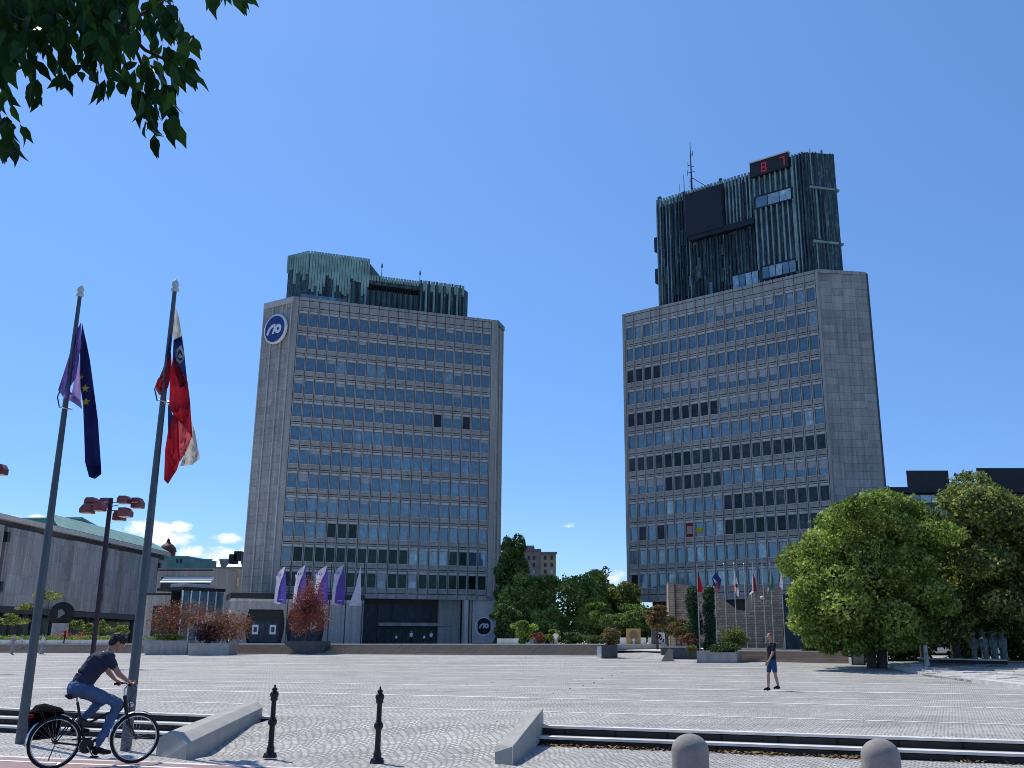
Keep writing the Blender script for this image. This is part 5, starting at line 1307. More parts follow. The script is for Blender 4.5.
for s_ in(-1,1):
    a_=BK(*AN[s_]);sh=[(a_-V((0,0,.03))-bd_*.02,a_+bd_*.09-V((0,0,.075)),.043,.040),(a_+bd_*.09-V((0,0,.075)),a_+bd_*.17-V((0,0,.085)),.040,.030),(a_-bd_*.03-V((0,0,.06)),a_-bd_*.01-V((0,0,.075)),.038,.04)]
    fuse('shoe',sh,'shoe_dark',.009,rid,off,2)
# --- generic walking figure
def walker(base,h,face,label,top,bottom,legs_skin=True,stride=.22,arm=.2,skin='skin',hair='hair',vox=.016,group=None,hands=True,armout=.0,long_dress=False):
    face=V((face[0],face[1],0)).normalized();sd_=V((face.y,-face.x,0));k=h/1.78
    P=lambda f,s_,z:V(base)+face*f*k+sd_*s_*k+V((0,0,z*k))
    rt=thing('person',base,label,'person',group);off=V(base)
    sk=[];sh=[];tr=[]
    sk+= [(P(0,0,.98),P(0,0,1.40),.115*k,.115*k,(sd_,1.25)),(P(0,0,1.40),P(0,0,1.50),.10*k,.055*k,(sd_,1.3)),(P(0,0,1.47),P(.02,0,1.60),.052*k,.05*k)]
    sh+= [(P(0,0,.93),P(0,0,1.15),.128*k,.12*k,(sd_,1.32)),(P(0,0,1.15),P(0,0,1.40),.12*k,.135*k,(sd_,1.35)),(P(0,0,1.38),P(0,0,1.47),.12*k,.075*k,(sd_,1.5))]
    tr+= [(P(0,0,.90),P(0,0,1.0),.128*k,.118*k,(sd_,1.32))]
    for s_ in(-1,1):
        st=stride*s_;hp=P(0,.09*s_,.92);kn=P(st*.55+.03,.095*s_,.50);an=P(st if st<0 else st*.95,.09*s_,.09+(.05 if st<0 else 0))
        sk+= [(hp,kn,.08*k,.052*k),(kn,kn.lerp(an,.35),.052*k,.055*k),(kn.lerp(an,.35),an,.055*k,.034*k)]
        if long_dress: tr+= [(hp,P(st*.5,.08*s_,.25),.13*k,.15*k)]
        elif legs_skin: tr+= [(hp,hp.lerp(kn,.72),.098*k,.080*k)]
        else: tr+= [(hp,kn,.10*k,.072*k),(kn,kn.lerp(an,.92),.07*k,.058*k)]
        so_=P(0,.20*s_,1.42);ea=-arm*s_;el=P(ea*.55,(.26+armout)*s_,1.13);wr=P(ea+.06,(.27+armout*1.8)*s_,.90)
        sk+= [(P(0,.1*s_,1.41),so_,.058*k,.055*k),(so_,el,.048*k,.038*k),(el,wr,.038*k,.025*k)]
        sh+= [(P(0,.1*s_,1.405),so_,.07*k,.068*k),(so_,so_.lerp(el,.6),.066*k,.06*k)]
        if hands: hand(sk,wr,(wr-el),face+sd_*(-.2*s_),.55,k)
        fs=[(an,an+face*.15*k-V((0,0,.045*k)),.042*k,.033*k),(an-face*.04*k-V((0,0,.04*k)),an+face*.05*k-V((0,0,.045*k)),.035*k,.038*k)]
        fuse('shoe',fs,'shoe_dark',max(vox*.7,.01),rt,off,1)
    hf=face;HCc=P(.03,0,1.665);rm=Matrix((hf,sd_,V((0,0,1)))).transposed();u=V((0,0,1))
    el_=[(HCc+u*.01*k,(.096*k,.077*k,.108*k),rm),(HCc+hf*.035*k-u*.05*k,(.058*k,.052*k,.06*k),rm),(HCc+hf*.098*k-u*.02*k,(.018*k,.013*k,.022*k),rm)]+[(HCc+sd_*.078*k*s_-u*.01*k,(.02*k,.01*k,.03*k),rm) for s_ in(-1,1)]
    fuse('body',sk,skin,vox*.6,rt,off,3,el_)
    fuse('shirt',sh,top,vox,rt,off,3);fuse('trousers' if not long_dress else 'skirt',tr,bottom,vox,rt,off,3)
    mb=face_parts(HCc,1,hf,u,k=k);mb.build('facial_features',rt)
    fuse('hair',[],hair,vox*.7,rt,off,1,[(HCc+u*.035*k-hf*.02*k,(.10*k,.083*k,.09*k),rm),(HCc-hf*.05*k-u*.01*k,(.058*k,.07*k,.08*k),rm)])
    return rt
pw_=at(773.5,691,.28)
walker(pw_,55.5*mpp(pw_)*1.01,(-.86,-.30),'man in navy t-shirt and blue shorts walking across the open plaza','navy','denim_shorts',stride=.13,arm=.26,armout=.02,vox=.013,skin='skin',hair='hair_fair')
for i,(x,y,hp_,top,bot,lab,fc,dress) in enumerate(((11.5,654.8,20,'dress_grey','dress_grey','walker in a long greyish dress near the brown steps, beside the child',(1,-.2),True),(19.5,652.6,16,'shirt_white','skin','child in a white top beside the walker in the long dress',(1,.1),False),(41.5,654.5,20,'shirt_white','dress_grey','walker in white top and grey skirt just behind the first flagpole',(-1,-.1),True))):
    p=gat(x,y);walker(p,hp_*mpp(p),fc,lab,top,bot if bot!='skin' else 'dress_grey',stride=.15,arm=.1,vox=.03,hands=False,skin='skin_pale',long_dress=dress)
for i,(x,hp_,lab) in enumerate(((411.,13,'person in white standing in the shade below the left tower'),(424,9,'person in pale shirt seated low, right of the one in white'),(396,9,'person in pale shirt seated low, left of the one in white'),(431,12,'person in pale top standing near the pillar below the left tower'))):
    p=aty(x,643.5,141);p.z=1.62;walker(p,min(1.75,hp_*mpp(p)),(-.3,-1),lab,'shirt_white','navy',legs_skin=False,stride=.05,arm=.05,vox=.05,hands=False)
p=aty(64,641,112);p.z=1.62;walker(p,1.75,(1,0),'person in a dark red top between the flagpoles by the hedge','flag_red','navy',legs_skin=False,stride=.1,arm=.1,vox=.05,hands=False)
p=aty(556,642,105);p.z=1.2
walker(p,1.75,(.3,-1),'person in white top standing under the trees between the towers','shirt_white','dress_grey',legs_skin=False,stride=.05,arm=.05,vox=.05,hands=False)
# ================================================================== FOREGROUND FURNITURE
def iron_bollard(px,py,label):
    g=at(px,py,0)
    rt=thing('iron_bollard',g,label,'bollard','cast iron bollards at the passage')
    mb=MB();mb.lathe(g,[(.0,0),(.09,0),(.09,.03),(.075,.05),(.06,.07),(.055,.10),(.06,.12),(.046,.15),(.042,.18),(.040,.44),(.05,.455),(.064,.475),(.068,.50),(.064,.525),(.05,.545),(.038,.56),(.036,.80),(.05,.815),(.058,.83),(.05,.85),(.06,.87),(.066,.895),(.06,.925),(.04,.945),(.028,.95)],'black_metal',20);mb.build('shaft',rt)
    mb=MB();mb.lathe(g,[(.028,.948),(.040,.962),(.040,.985),(.022,1.0),(.012,1.015),(.016,1.028),(.004,1.045)],'black_metal',16);mb.build('finial',rt)
    mb=MB();
    for k in range(4):
        a=k*PI/2+.5;mb.ell(g+V((math.cos(a)*.075,math.sin(a)*.075,.045)),(.022,.022,.02),'black_metal',8,6)
    mb.hull([g+V((.105*math.cos(a*PI/4+.39),.105*math.sin(a*PI/4+.39),z)) for a in range(8) for z in (-.01,.028)],'black_metal');mb.build('foot',rt)
iron_bollard(270,757,'left black cast iron bollard, standing nearer the cyclist')
iron_bollard(377,762.5,'right black cast iron bollard, standing midway along the sloped passage')
for x,yt_,lab in ((689.5,733.5,'round topped rough stone bollard, the one further left of two'),(879,738.5,'round topped rough stone bollard, right one of the two near the long steps')):
    p=aty(x,yt_,12.2 if x<800 else 11.9);mb=MB();h=p.z;r_=.218
    mb.lathe((p.x,p.y,0),[(r_*1.02,-.02),(r_,.2),(r_,h-.19)]+[(r_*math.cos(a*PI/2/9),h-.19+.19*math.sin(a*PI/2/9)) for a in range(1,10)],'bollard_stone' if 'bollard_stone' in MATS else 'kerb',40)
    single(mb,'stone_bollard',(p.x,p.y,0),lab,'bollard','stone bollards')
# flagpoles and flags
def pole(px,py,tx,ty,z0,r0,r1,label,name='flagpole'):
    g=at(px,py,z0);t_=aty(tx,ty,g.y)
    rt=thing(name,g,label,'flagpole');mb=MB();top=V((g.x,g.y,t_.z))
    mb.tube([g-V((0,0,.3)),g+(top-g)*.5,top],[r0,(r0+r1)/2,r1],'pole_metal',20);mb.build('shaft',rt)
    mb=MB();mb.lathe(top,[(r1*.9,-.02),(r1*1.9,0),(r1*1.9,.05),(r1*.9,.06),(r1*1.6,.10),(r1*1.8,.15),(r1*1.2,.20),(.005,.25)],'white_metal',16);mb.build('finial',rt)
    return rt,g,top
pr1,g1,top1=pole(20.5,742,84,296,-.1,.094,.038,'tall grey steel flagpole with the dark blue starred flag')
pr2_,g2,top2=pole(126,747,176,291,-.06,.092,.038,'tall grey steel flagpole with the white, blue and red flag')
def halyard_ring(par,px,py,Y,w):
    c=aty(px,py,Y);mb=MB();mb.torus(c,w,.012,'dark_metal',(.2,-.3,1),24,6);mb.build('halyard_ring',par)
Yf1=g1.y;Yf2=g2.y
def hpole(par,g,top,y_px,dx):
    c=aty(0,y_px,g.y);mb=MB();mb.torus((g.x+.02,g.y,c.z),.11,.014,'chrome',(.25,-.2,1),24,6);mb.tube([(g.x-.1,g.y-.02,c.z+.0),(g.x-.17,g.y-.02,c.z+.22),(g.x-.12,g.y-.02,c.z+.42),(g.x-.03,g.y-.02,c.z+.5)],.012,'dark_metal',6);mb.build('halyard_ring',par)
hpole(pr1,g1,top1,408,0);hpole(pr2_,g2,top2,401,0)
def flag(name,Y,pieces,label,cat='flag',group=None,fold=.09,sub=6):
    """hanging cloth; each piece is an outline in a vertical sheet that bulges and creases"""
    c=aty(pieces[0][1][0][0],pieces[0][1][0][1],Y);rt=None;mb=MB()
    for m_,pts,dY in pieces:
        # triangulate outline finely: fan subdivided strips between left and right chains
        import bmesh
        bm=bmesh.new();vs=[bm.verts.new((x,y,0)) for x,y in pts];f=bm.faces.new(vs)
        bmesh.ops.triangulate(bm,faces=[f]);bmesh.ops.subdivide_edges(bm,edges=bm.edges[:],cuts=3,use_grid_fill=True)
        bmesh.ops.triangulate(bm,faces=bm.faces[:]);bm.verts.index_update()
        out=[]
        for v in bm.verts:
            x,y=v.co.x,v.co.y
            dd_=fold*(math.sin(x*.55+y*.035)+.5*math.sin(x*1.1-y*.05))
            out.append(aty(x,y,Y+dY+dd_))
        mb.add(out,[tuple(v.index for v in f.verts) for f in bm.faces],m_,True);bm.free()
    o=mb.build(name,loc=c);tag(o,label,cat,group);return o
def star(cx,cy,r_,rot=0): return [(cx+(r_ if k%2==0 else r_*.42)*math.sin(PI*k/5+rot),cy-(r_ if k%2==0 else r_*.42)*math.cos(PI*k/5+rot)) for k in range(10)]
fo=flag('flag',Yf1,[('flag_navy_lit',[(81,322),(77,330),(64,372),(58,390),(66,393),(76,378),(81,345)],-.04),
 ('flag_navy_backlit',[(58,390),(66,388),(80,400),(82,409),(74,403),(64,398)],-.07),
 ('flag_navy_backlit',[(79,345),(81,400),(82,408),(71,398),(74,380)],.02),
 ('flag_navy',[(82,322),(87,345),(90,360),(94,390),(98,420),(100,450),(101,464),(97,471),(88,470),(85,462),(84,430),(83,405),(80,385),(80,350)],.10),
 ('flag_navy',[(85,462),(91,468),(101,464),(101.5,474),(95,479),(89,477)],.02)],'dark blue flag with gold stars hanging limp, light through its folds painted violet')
def fpart(par,nm,pieces,Y,fold=.0):
    mb=MB()
    for m_,pts,dY in pieces:
        v=[]
        for (x,y) in pts:
            dd_=.09*(math.sin(x*.55+y*.035)+.5*math.sin(x*1.1-y*.05));v.append(aty(x,y,Y+dY+dd_))
        mb.poly(v,m_)
    return mb.build(nm,par)
for (x,y,r_) in ((85.3,388.5,4.2),(86.3,401.8,4.2),(81.5,377,2.4)): fpart(fo,'star',[('flag_yellow',star(x,y,r_),.02)],Yf1)
fo=flag('flag',Yf2,[('flag_blue',[(172,330),(165,362),(162,372),(166,374),(170,350)],-.02),
 ('flag_red',[(162,371),(155,388),(160,392),(168,388),(172,372),(171,352)],-.03),('flag_red_lit',[(155,388),(165,386),(163,395),(159,395)],-.07),
 ('flag_white',[(175.5,306),(179,318),(182.5,339),(174,343),(173,330)],.12),
 ('flag_blue',[(173.5,340),(182,336),(184,350),(187.5,384),(180,388),(172.5,362)],.11),
 ('flag_red',[(173,356),(180,385),(187.5,381),(190,400),(192,430),(192.5,438),(185,427),(177,419),(169,408),(170,380)],.09),
 ('flag_blue',[(168,403),(174,418),(168,434)],.10),
 ('flag_red',[(168,431),(173,414),(178,418),(180,460),(177,470),(173,476),(168,484),(164,480),(165,450)],.05),
 ('flag_red_lit',[(177,416),(185,424),(192,436),(188,448),(180,462),(177,450)],.08),
 ('flag_white',[(190,416),(195,432),(200,458),(192,465),(180,466),(186,450),(191,437)],.12)],'white, blue and red flag with a small crest hanging folded')
fpart(fo,'crest',[('flag_white',[(175.5,350),(181,345),(184,352),(183.5,360),(180,364),(176,360)],.0),('flag_blue',[(177,354),(180,349),(182.5,354),(182,359),(180,361),(177.5,358)],-.02),('flag_white',[(177.5,357),(180,353),(182.3,357),(180,358.5)],-.03)],Yf2)
# lamp post
gp=gat(91,668);tp=aty(107,498,gp.y);lp=thing('lamp_post',gp,'dark square lamp post with eight boxy reddish lamps in front of the concert hall','street lamp')
def lamp_post(lp,gp,ztop):
    mb=MB();mb.obox(V((gp.x-.1,gp.y-.1,gp.z-.2)),V((.2,0,0)),V((0,.2,0)),V((0,0,ztop-gp.z+.2)),'lamp_shaft');mb.build('shaft',lp)
    k=mpp(V((gp.x,gp.y,ztop)));c=V((gp.x,gp.y,ztop))
    mb=MB();z1=ztop-4.5*k;z2=ztop-13*k
    mb.tube([c+V((-25*k,0,z1-ztop)),c+V((27*k,0,z1-ztop))],.03,'lamp_shaft',6);mb.tube([c+V((-20*k,-.25,z2-ztop)),c+V((22*k,-.25,z2-ztop))],.03,'lamp_shaft',6)
    mb.tube([c+V((0,-1.1,z2-ztop)),c+V((0,1.1,z1-ztop))],.03,'lamp_shaft',6);mb.build('arm',lp)
    for (dx,dz,w,h,dy,fl) in ((-22,-2.5,10.5,7,.4,0),(-10.5,-3.5,10,9,.6,-1),(15.5,-2.5,10,7,-.3,0),(24,-4,10,10,.5,1),(-19,-12,11,8,-.4,-1),(-2,-10.5,9,9,-1.0,1),(4,-16,10,9,.9,0),(18.5,-15,11,8.5,-.3,1)):
        a=c+V(((dx-w/2)*k,dy,(dz-h/2)*k));w_=w*k;h_=h*k;d_=w_*1.05
        pr_=[(0,0),(w_,0),(w_,h_*.55),(w_*.72,h_),(0,h_)] if fl==1 else ([(0,0),(w_,0),(w_,h_),(w_*.28,h_),(0,h_*.5)] if fl==-1 else [(0,0),(w_,0),(w_,h_*.6),(w_*.85,h_),(w_*.15,h_),(0,h_*.6)])
        mb=MB();f=[a+V((x,-d_/2,z)) for x,z in pr_];bk=[a+V((x,d_/2,z)) for x,z in pr_];n=len(f)
        mb.add(f+bk,[tuple(range(n)),tuple(range(n,2*n))[::-1]]+[(i,n+i,n+(i+1)%n,(i+1)%n) for i in range(n)],'lamp_red');L=mb.build('lamp_head',lp)
        mb=MB();mb.obox(a+V((w_*.08,-d_*.42,-.03)),V((w_*.84,0,0)),V((0,d_*.84,0)),V((0,0,.028)),'lamp_glass');mb.build('lamp_glass',L)
lamp_post(lp,gp,tp.z)
q0=gat(-60,672);lp2=thing('lamp_post',q0,'lamp post whose reddish lamp just shows at the left frame edge','street lamp');lamp_post(lp2,q0,aty(0,467,q0.y).z+3.2*mpp(q0))
# banners on poles before the bank tower
for i,(x,xs,w,yt_,col) in enumerate(((286,-1,11,567,'v'),(306,-1,12,566,'v'),(328,-1,14,566,'v'),(344.5,-1,12,565,'v'),(361.5,-1,12,565,'w'))):
    Y=132.;g=aty(x-1,645,Y);g.z=1.6;tz=aty(x,yt_-2,Y).z
    lab=['pole carrying the leftmost violet banner','pole with the banner right above the round rusty bush','pole with the widest violet banner','pole with the violet banner beside the all white one','pole carrying the all white pennant'][i]
    rt=thing('flagpole',g,lab,'flagpole','banner poles before the left tower');mb=MB();mb.tube([g,V((g.x,g.y,tz))],[.09,.05],'dark_metal',8);mb.build('shaft',rt)
    m_='banner_violet';yb_=604+i*.4
    X=x-.6
    if col=='v':
        ps=[('banner_white',[(X,yt_-1),(X-w*.45,yt_+3),(X-w*.85,yt_+9),(X-w*.80,yt_+14),(X-w*.95,yt_+24),(X-w*1.05,yb_-1),(X-w*.45,yb_),(X-w*.45,yt_+20)],0),
            ('banner_violet',[(X,yt_),(X-w*.18,yt_+8),(X-w*.42,yt_+14),(X-w*.62,yt_+22),(X-w*.80,yb_-2),(X+.6,yb_),(X+1.,yt_+16)],-.15)]
        fo=flag('banner',Y,ps,['white and violet banner, leftmost of the row','white and violet banner half behind the rusty bush top','broadest white and violet banner, with dark lettering on top','narrow white and violet banner left of the white one'][i],'banner','bank banners',fold=.12)
        mb=MB();c=aty(X-w*.5,yt_+8,Y-.4);s_=mpp(c)
        disc(mb,c,.8*s_,1.5*s_,'banner_violet',0,16,ex=V((1,0,0)),ez=ez,no=V((0,-1,0)));mb.obox(c+V((-3.4*s_,-.02,-1.6*s_)),V((1.1*s_,0,1.5*s_)),V((0,.02,0)),V((0,0,1.6*s_)),'banner_violet');mb.build('emblem',fo)
        mb=MB();c=aty(X-w*.35,yb_-4,Y-.5)
        for k_ in range(4): mb.obox(c+V((-2.2*s_+k_*1.1*s_,0,0)),V((.8*s_,0,0)),V((0,.02,0)),V((0,0,1.1*s_)),'banner_white')
        mb.build('lettering',fo)
    else:
        flag('banner',Y,[('banner_white',[(X,yt_),(X-3,yt_+12),(X-6,yt_+24),(X-w,yb_),(X,yb_)],0)],'all white pennant, rightmost of the row','banner','bank banners',fold=.15)
# brick wall with swept top
YW=Yt+34
wa=aty(668,646,YW+4);wb=aty(783,646,YW-2);bwl=thing('brick_wall',(wa.x,wa.y,1.2),'tall brown brick wall with a swept dip in its top edge','brick wall')
mb=MB();prof=[(668,584),(673,583.5),(690,585.5),(705,587),(716,592),(724,600),(732,606),(738,610),(746,611),(752,611),(752,611.01),(752,593),(756,589),(762,588),(783,587)]
def wp(x,y,d=0):
    f=(x-668)/115.;p=aty(x,y,YW+4-6*f);return V((p.x,p.y+d,p.z))
n=len(prof);front=[wp(x,y) for x,y in prof];fb=[wp(x,648) for x,y in prof];back=[p+V((0,1.1,0)) for p in front];bb=[p+V((0,1.1,0)) for p in fb]
for i in range(n-1):
    for a,b_,c,d in ((fb[i],fb[i+1],front[i+1],front[i]),(bb[i+1],bb[i],back[i],back[i+1])): mb.add([a,b_,c,d],[(0,1,2,3)],'brick')
    mb.add([front[i],front[i+1],back[i+1],back[i]],[(0,1,2,3)],'conc_light')
mb.add([fb[0],front[0],back[0],bb[0]],[(0,1,2,3)],'brick');mb.add([fb[-1],bb[-1],back[-1],front[-1]],[(0,1,2,3)],'brick')
mb.build('wall',bwl)
mb=MB();p=wp(667,584,-.2);q=wp(673.5,584,-.2);mb.obox(V((p.x,p.y,1.2)),V((q.x-p.x,0,0)),V((0,-.5,0)),V((0,0,p.z-1.1)),'brick_pale');mb.build('pier',bwl)
mb=MB();p=wp(745,611,-.1);q=wp(752.3,592,-.1);mb.add([p,V((q.x,p.y,p.z)),V((q.x,p.y,q.z)),V((p.x+.1,p.y,q.z-.7))],[(0,1,2,3)],'beige');mb.build('reveal_painted_sunlit',bwl)  # beige face carries the sunlight on the wall end in its colour
p=wp(762,598);mb=MB();mb.ell(p+V((0,-.15,0)),(.22,.15,.16),'white_metal',8,6);mb.tube([p,p+V((0,-.15,-.25))],.04,'dark_metal',5);mb.build('camera_box',bwl)
a=wp(783,590);mb=MB();mb.obox(V((a.x,a.y+.3,1.2)),V((4.5,.5,0)),V((0,4,0)),V((0,0,a.z-1.5)),'glass_dark');single(mb,'glazed_annex',V((a.x,a.y,1.2)),'dark glazed annex at the right end of the brick wall','building')
# flag row on the right
YF=Yt+22
for i,(xb,xt,yt_,col,lab) in enumerate(((700,697.5,565,'r','pole with a limp red flag beside the ivy'),(717.5,715.5,564,'b','pole with a limp blue, white and red flag'),(727.5,725.5,564.5,None,'empty pole just left of the white flag'),(737.5,734,564,'w','pole with the white flag over the wall dip'),(747.8,745,564.5,None,'empty pole at the lowest point of the wall dip'),(756.8,752.5,564,'p','pole with the red and white flag'),(766.5,763,564.5,None,'empty pole between the red and green flags'),(774.5,771,564.5,'g','pole with the green flag'),(785.5,780.5,563.5,'v','rightmost pole of the row, with the bluish white flag'))):
    Y=YF-i*.9;g=aty(xb,649,Y);g.z=1.22;rt=thing('flagpole',g,lab,'flagpole','flagpoles above the right steps');tz=aty(xt,yt_,Y).z
    mb=MB();mb.tube([g,V((g.x,g.y,tz))],[.038,.022],'conc_light',8);mb.build('shaft',rt);mb=MB();mb.ell((g.x,g.y,tz+.04),(.04,.04,.05),'chrome',8,6);mb.build('finial',rt)
    gx=lambda y:xt+(xb-xt)*(y-yt_)/(649-yt_)
    if col:
        y0=yt_+5
        P_={'r':[('flag_red',[(gx(y0)+.3,y0+4),(gx(590)+1,575),(gx(590)+4.6,588),(gx(590)+4,592),(gx(590)-.6,592)],0),('flag_blue',[(gx(y0)+.2,y0),(gx(y0)+1.6,y0+5),(gx(580)+.3,577)],-.05)],
            'b':[('flag_blue',[(gx(y0)+.2,y0+3),(gx(590)+5.5,580),(gx(590)+3,591),(gx(590)-3,585),(gx(590)-4,578)],0),('flag_red_lit',[(gx(590)-.2,580),(gx(590)+3,586),(gx(590)+3,592),(gx(590)-.6,590)],-.12),('flag_white',[(gx(590)-3,578),(gx(590)+1,582),(gx(590)-1,584)],-.12)],
            'w':[('flag_white',[(gx(y0)+.2,y0),(gx(590)+3,584),(gx(590)+4,597),(gx(590)+1,595),(gx(590)-1,585),(gx(590)-2,588)],0),('flag_red_lit',[(gx(590)-2.2,584),(gx(590),586),(gx(590)-1,591),(gx(590)-2.6,590)],-.1),('flag_blue',[(gx(590)+.3,584),(gx(590)+2.6,584),(gx(590)+2.6,588),(gx(590)+.5,587)],-.1)],
            'p':[('flag_white',[(gx(y0),y0+6),(gx(590)-1.6,582),(gx(590)-1.4,592),(gx(590)+.5,590)],0),('flag_red',[(gx(y0)+.2,y0+3),(gx(590)+1.6,580),(gx(590)+2.8,591),(gx(590)-.4,592)],-.05)],
            'g':[('flag_green',[(gx(y0)+.2,y0+2),(gx(590)+1.8,580),(gx(590)+1.2,587),(gx(590)-4.5,594),(gx(590)-3.,588),(gx(590)-.5,583)],0),('flag_white',[(gx(590)-4.8,588),(gx(590)-2.6,588),(gx(590)-4.4,594)],-.08)],
            'v':[('banner_white',[(gx(y0)+.2,y0),(gx(590)+1,583),(gx(590)+.6,590),(gx(590)-2.6,586),(gx(590)-1.6,576)],0)]}[col]
        flag('flag',Y-.08,P_,{'r':'limp red flag with a dark blue corner beside the ivy','b':'limp dark blue flag with white and red bits','w':'white flag with small red and blue marks','p':'red and white flag in front of the wall reveal painted as sunlit','g':'dark green flag blown to the left','v':'bluish white flag on the rightmost pole'}[col],'flag','small flags above the right steps',fold=.05)
# posters at the ramp head
p=aty(626.5,649,Yt+44);q=aty(640.5,628.5,Yt+44);z0=1.2
rt=thing('poster_board',(p.x,p.y,z0),'tan poster board with a small white figure on it at the ramp head','poster')
mb=MB();mb.obox(V((p.x,p.y,z0)),V((q.x-p.x,0,0)),V((0,.2,0)),V((0,0,q.z-z0)),'poster_tan');mb.build('board',rt)
w_=q.x-p.x;c=V((p.x+w_*.5,p.y-.02,z0+(q.z-z0)*.5));mb=MB();disc(mb,c+V((0,0,.3)),0,w_*.33,'poster_fig',0,20,ex=V((1,0,0)),ez=ez,no=V((0,-1,0)),sx=.9)
mb.add([c+V(v_) for v_ in ((-.15,-.03,-1.2),(.2,-.03,-1.2),(.12,-.03,-.3),(-.08,-.03,-.3))],[(0,1,2,3)],'white_metal');disc(mb,c+V((.02,-.03,-.15)),0,.16,'white_metal',0,12,ex=V((1,0,0)),ez=ez,no=V((0,-1,0)));mb.build('picture',rt)
for x0,x1,lab in ((620,626,'white board immediately left of the tan poster'),(641,646,'white board immediately right of the tan poster'),(648.5,652,'narrow white board left of the lamp-like post'),(670,676,'white board at the foot of the brick wall')):
    a=aty(x0,648,Yt+45);b_=aty(x1,637.5,Yt+45);mb=MB();mb.obox(V((a.x,a.y,1.2)),V((b_.x-a.x,0,0)),V((0,.15,0)),V((0,0,b_.z-1.2)),'white_metal');single(mb,'white_board',(a.x,a.y,1.2),lab,'board','white boards')
a=aty(654,648,Yt+43);b_=aty(665,631,Yt+43);rt=thing('graffiti_board',(a.x,a.y,1.2),'white board with black scrawl behind the orange brown tree','board')
mb=MB();mb.obox(V((a.x,a.y,1.2)),V((b_.x-a.x,0,0)),V((0,.15,0)),V((0,0,b_.z-1.2)),'white_metal');mb.build('board',rt)
mb=MB();r=random.Random(3);w_=b_.x-a.x
for k_ in range(7): c=V((a.x+w_*r.uniform(.15,.85),a.y-.02,1.2+r.uniform(.2,1.1)));mb.tube([c,c+V((r.uniform(-.3,.3),0,r.uniform(-.1,.3))),c+V((r.uniform(-.4,.4),0,r.uniform(-.2,.3)))],.06,'screen_black',4)
disc(mb,V((a.x+w_*.35,a.y-.03,2.3)),.12,.25,'screen_black',0,16,ex=V((1,0,0)),ez=ez,no=V((0,-1,0)));mb.build('scrawl',rt)
a=aty(651.5,648,Yt+42);mb=MB();mb.box((a.x+.2,a.y,2.4),(.4,.4,2.6),'conc_dark');single(mb,'dark_post',(a.x,a.y,1.2),'dark square post beside the white board with scrawl','post')
# white barrier & bench under the left trees
for x0,x1,lab in ((497,513,'grey low barrier left of the white one'),(513,530,'white low barrier near the right corner of the left tower')):
    a=aty(x0,644,118);b_=aty(x1,640,118);mb=MB();mb.obox(V((a.x,118,1.6)),V((b_.x-a.x,0,0)),V((0,.2,0)),V((0,0,.62)),'white_metal' if x0>500 else 'conc_light');single(mb,'barrier',(a.x,118,1.6),lab,'barrier')
# bronze figures
gs=at(985,662,.72);ms=mpp(gs);st=thing('bronze_sculpture',gs,'group of bronze cloaked figures standing in a row on the lawn','sculpture')
r=random.Random(4)
for i in range(8):
    x=975+(i*4.9)+r.uniform(-.6,.6);yb_=661.5+(i%2)*1.2;p=at(x,yb_,.72)+V((0,(i%2)*.5,0));h=29.5*mpp(p)*r.uniform(.97,1.02);k=h/1.78
    P=lambda a,b_,c:p+V((a*k,b_*k,c*k))
    bn=[(P(-.05,0,.05),P(0,0,.85),.085*k,.12*k),(P(.10,-.06,.04),P(.03,0,.85),.07*k,.11*k),(P(0,0,.8),P(0,0,1.38),.15*k,.19*k,(V((1,0,0)),1.15)),(P(0,0,1.38),P(0,0,1.5),.16*k,.07*k),(P(0,0,1.45),P(0,0,1.6),.06*k,.06*k),(P(-.2,0,1.35),P(-.22,-.05,.85),.06*k,.05*k),(P(.2,0,1.35),P(.2,-.08,.9),.06*k,.05*k)]
    if i>2: bn.append((P(.02,.02,1.3),P(.05,.05,.15),.2*k,.24*k,(V((1,0,0)),.9)))
    fuse('figure',bn,'bronze',.024,st,gs,1,[(P(0,-.02,1.66),(.12*k,.13*k,.15*k)),(P(0,-.04,1.74),(.17*k,.17*k,.06*k))])
# leaves lying on the plaza
pr_rng=random.Random(2);proto=None
for (x,y) in ((530,706),(553,694),(497,722),(570,689),(583,686),(594,683),(602,679),(511,679.5),(492,683),(467,685.5),(336,718),(394.6,702.5),(436,691),(612,676),(622,673)):
    p=gat(x,y);s_=.03+.012*pr_rng.random();s_*=max(1,mpp(p)*45)
    mb=MB();a=pr_rng.uniform(0,6.3);e1=V((math.cos(a),math.sin(a),.15))*s_;e2=V((-math.sin(a),math.cos(a),0))*s_*.6;u=V((0,0,s_*.5));
    mb.add([p+V((0,0,.008))-e1,p+e2+u*.7,p+e1+u,p-e2+u*.5,p+V((0,0,.01))],[(0,4,1),(1,4,2),(2,4,3),(3,4,0)],'leaf_dry')
    single(mb,'fallen_leaf',p,'dark curled dry leaf lying on the plaza cobbles','leaf','dry leaves scattered on the plaza')
